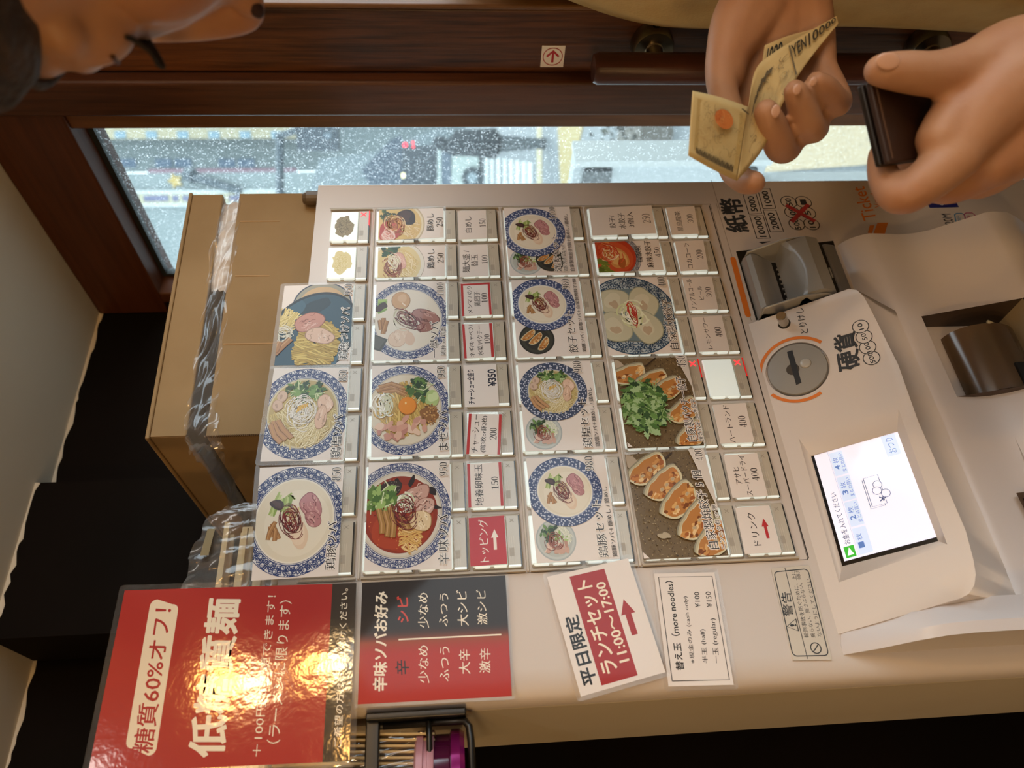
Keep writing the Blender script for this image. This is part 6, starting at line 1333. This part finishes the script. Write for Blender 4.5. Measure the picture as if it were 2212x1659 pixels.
mb = MB(); ellipsoid(mb, H(.036, .088), (hf * .062, hdn * .046, hl * .058))
limbs(mb, [(H(.080, .0525, -.028), .006), (H(.0955, .049), .0075), (H(.080, .0525, .028), .006)])
for s_ in (-1, 1): limbs(mb, [(H(.004, .0, s_ * .068), .008), (H(.012, .045, s_ * .062), .016), (H(.034, .085, s_ * .05), .018)])
fuse('beard', mb, .002, beard, pe, 1)
lash = mat('lash_dark', '#0f0906', .7)
for s_ in (-1, 1):
    mb = MB(); limbs(mb, [(H(.0805, -.043, s_ * .018), .0008), (H(.0735, -.050, s_ * .036), .0022), (H(.0525, -.046, s_ * .058), .0012)], 8); obj('eyebrow', mb, hair, pe, smooth=True)
    mb = MB(); limbs(mb, [(H(.078, -.0105, s_ * .017), .0007), (H(.0825, -.0095, s_ * .030), .0009), (H(.0735, -.0105, s_ * .046), .0008)], 8)
    for k in range(13): t = (k - 6) / 6; b0 = H(.0820 - .007 * t * t, -.0095, s_ * (.031 + .014 * t)); limbs(mb, [(b0, .0007), (b0 + hf * .006 + hdn * .0025 + hl * s_ * t * .003, .0006), (b0 + hf * .0105 + hdn * .002 + hl * s_ * t * .006, .0003)], 5, 2)
    obj('eyelashes', mb, lash, pe, smooth=True)
    mb = MB(); limbs(mb, [(H(.0815, -.0245, s_ * .018), .0008), (H(.0838, -.0215, s_ * .031), .0012), (H(.0760, -.0195, s_ * .047), .0010)], 6); obj('lid_crease', mb, mat('crease_brown', '#4d2c18', .7), pe, smooth=True)
    mb = MB(); ellipsoid(mb, H(.1010, .0375, s_ * .0145), (hf * .0052, hdn * .0034, hl * .0042), 14); obj('nostril', mb, mat('nostril_dark', '#2a0f0a', .8), pe, smooth=True)
knit = mat('beige_jumper', '#c4a870', .9, noise=('#b89a62', 30, (1, 1, 1), .4, .7), bump=(420, .35, .0012))
mb = MB()
for k in (-.08, 0, .08): limbs(mb, [(sh_c + side_h * k + Vector((0, 0, -.05)), .10), (chest + side_h * k, .128), ((chest + hips) / 2 + side_h * k, .122), (hips + side_h * k + Vector((0, 0, -.03)), .126)])
limbs(mb, [(RS, .076), (PD(1500, -620, .66), .066), (PD(1740, -520, .60), .060), (PD(1727, -300, .55), .050)]); limbs(mb, [(RS, .078), (sh_c + Vector((0, 0, -.01)), .078), (LS, .078)])
limbs(mb, [(LS, .076), (PD(2300, -420, .44), .064), (PD(2700, -250, .47), .058), (PD(2760, -40, .50), .052)])
fuse('jumper', mb, .005, knit, pe, 6)
mb = MB()
for s_ in (-.09, .09): a = hips + side_h * s_; limbs(mb, [(a, .115), (Vector((a.x, a.y, .50)) + fwd_h * .02, .08), (Vector((a.x, a.y, .12)), .065)])
fuse('trousers', mb, .007, mat('dark_trousers', '#20242c', .85), pe, 3)
for s_ in (-.09, .09):
    a = hips + side_h * s_; mb = MB(); limbs(mb, [(Vector((a.x, a.y, .052)) - fwd_h * .05, .050), (Vector((a.x, a.y, .048)) + fwd_h * .06, .046), (Vector((a.x, a.y, .042)) + fwd_h * .15, .040)]); obj('shoe', mb, mat('shoe_black', '#141414', .5), pe, smooth=True)
# ---- wallet
wal = mat('wallet_leather', '#2a160c', .45, bump=(300, .2, .0006)); 
q = [PD(1880, 172, .392), PD(1922, 352, .394), PD(2080, 330, .425), PD(2050, 175, .425)]; nn = (q[1] - q[0]).cross(q[3] - q[0]).normalized(); nn = nn if nn.dot(fw) > 0 else -nn
wt = thing('wallet', 'dark brown leather wallet gripped between thumb and fingers', 'wallet', sum(q, Vector()) / 4)
obj('flap', MB().prism(q, nn * .004), wal, wt, bevel=.0015, seg=3); q2 = [p + nn * .0048 for p in q]; obj('back_flap', MB().prism(q2, nn * .004), mat('wallet_edge', '#120c09', .4), wt, bevel=.0015, seg=3)
obj('stitch', MB().tube([q[0] * .95 + q[3] * .05 + (q[1] - q[0]) * .05, q[1] * .95 + q[2] * .05 - (q[1] - q[0]) * .05], .0006, 6), mat('stitch_brown', '#4a2f18', .7), wt)
# ---- banknotes
class Surf:
    def __init__(s, cols): s.c = [([*PD(*a)], [*PD(*b)]) for a, b in cols]
    def at(s, u, v, h=0.0):
        f = max(0, min(1, u)) * (len(s.c) - 1); a = Vector(cat_rom([c[0] for c in s.c], f)); b = Vector(cat_rom([c[1] for c in s.c], f)); p = a.lerp(b, v)
        if h:
            f2 = max(0, min(1, u + .01)) * (len(s.c) - 1); f1 = max(0, min(1, u - .01)) * (len(s.c) - 1); tu = Vector(cat_rom([c[0] for c in s.c], f2)) - Vector(cat_rom([c[0] for c in s.c], f1)); n = tu.cross(b - a).normalized(); p = p + (n if n.dot(fw) < 0 else -n) * h
        return p
def note_part(name, cols, par, draw, nu=24, nv=10):
    sf = Surf(cols); mb = MB(); vs = [sf.at(i / nu, j / nv) for i in range(nu + 1) for j in range(nv + 1)]
    mb.add(vs, [(i * (nv + 1) + j, (i + 1) * (nv + 1) + j, (i + 1) * (nv + 1) + j + 1, i * (nv + 1) + j + 1) for i in range(nu) for j in range(nv)])
    o = obj(name, mb, note_m, par, smooth=True); so = o.modifiers.new('thick', 'SOLIDIFY'); so.thickness = .0002
    cvn = Canvas(sf, .0003, step=1e-5); cvn.quad = [(0, 0), (1, 0), (1, 1), (0, 1)]; draw(cvn); cvn.build(name + '_print', PR, o)
note_m = mat('note_paper', '#c9b27c', .7, noise=('#b89f6a', 40, (1, 1, 1), .4, .7))
def fine(cv, u0, u1, v0, v1, n, col, seed):
    rg = random.Random(seed)
    for k in range(n):
        u, v = rg.uniform(u0, u1), rg.uniform(v0, v1); r = rg.uniform(.02, .07); t0 = rg.uniform(0, 6); cv.polys(ribbon([(u + r * math.cos(t0 + t) * .8, v + r * math.sin(t0 + t), .006) for t in (0, .7, 1.4, 2.1, 2.8)]), rg.choice(col))
def flapA(cv):
    cv.poly([(.13, .10), (.95, .10), (.95, .86), (.13, .86)], '#b99f66'); fine(cv, .18, .9, .15, .8, 90, ('#a58d5c', '#cdb982', '#97845a'), 3)
    cv.poly(ell(.55, .30, .15, .13, 24), '#c9793f'); fine(cv, .45, .65, .22, .38, 14, ('#b9602c', '#d99a5c'), 4)
    for k in range(26): u = .12 + k * .026; cv.poly([(u, .86 + .02 * (k % 3)), (u + .02, .84), (u + .026, .93), (u + .006, .95)], '#4d4433', False)
    cv.up(); cv.polys(ribbon([(.8, .08, .02), (.95, .12, .025)]), '#5a5038')
def flapB(cv):
    fine(cv, .08, .6, .25, .9, 60, ('#a8946a', '#b8a678', '#8d7a52'), 8)
    cv.polys(ribbon([(.10 + .02 * k, .24 + .03 * math.sin(k * 1.7), .05) for k in range(18)]), '#5b513c'); cv.polys(ribbon([(.62, .08, .012), (.63, .9, .012)]), '#6b6048')
    cv.T('YEN', (.63, .46), (.74, .46), (.63, .12), '#3a3528', 'b', px=False); cv.T('10000', (.76, .52), (.96, .56), (.76, .10), '#3a3528', 'b', px=False)
bn = thing('banknote', 'folded pale banknote with a small orange seal, held between the fingers', 'banknote', PD(1610, 250, .45))
A0, A1 = ((1496, 196, .425), (1487, 336, .425)), ((1617, 231, .447), (1592, 391, .447))
note_part('left_flap', [A0, ((1556, 210, .434), (1540, 366, .434)), A1], bn, flapA, 16)
note_part('right_flap', [A1, ((1632, 152, .458), (1650, 318, .455)), ((1668, 116, .465), (1695, 215, .460)), ((1740, 72, .473), (1744, 135, .468)), ((1808, 34, .48), (1812, 50, .478))], bn, flapB, 40)
b2 = thing('banknote', 'second banknote tucked behind the folded one against the palm', 'banknote', PD(1690, 110, .48))
def back(cv): cv.T('1000', (.12, .62), (.42, .62), (.12, .14), '#2c2a20', 'x', px=False); fine(cv, .4, .9, .2, .8, 26, ('#6b6048', '#8d7a52'), 12)
note_part('note', [((1652, 98, .476), (1640, 182, .474)), ((1700, 78, .478), (1700, 130, .476)), ((1768, 60, .482), (1760, 100, .48))], b2, back, 14)
for a, e in (((.17, -1.13, 1.98), 2.4), ((.29, -1.54, 1.88), 3), ((.15, -1.95, 1.80), 3), ((-.80, -.62, 1.62), 4.5), ((-1.5, -.35, 1.5), 9)): pendant(a, e, .03)
panel_light(-.45, -1.9, 2.56, 1.2, .3, 11)
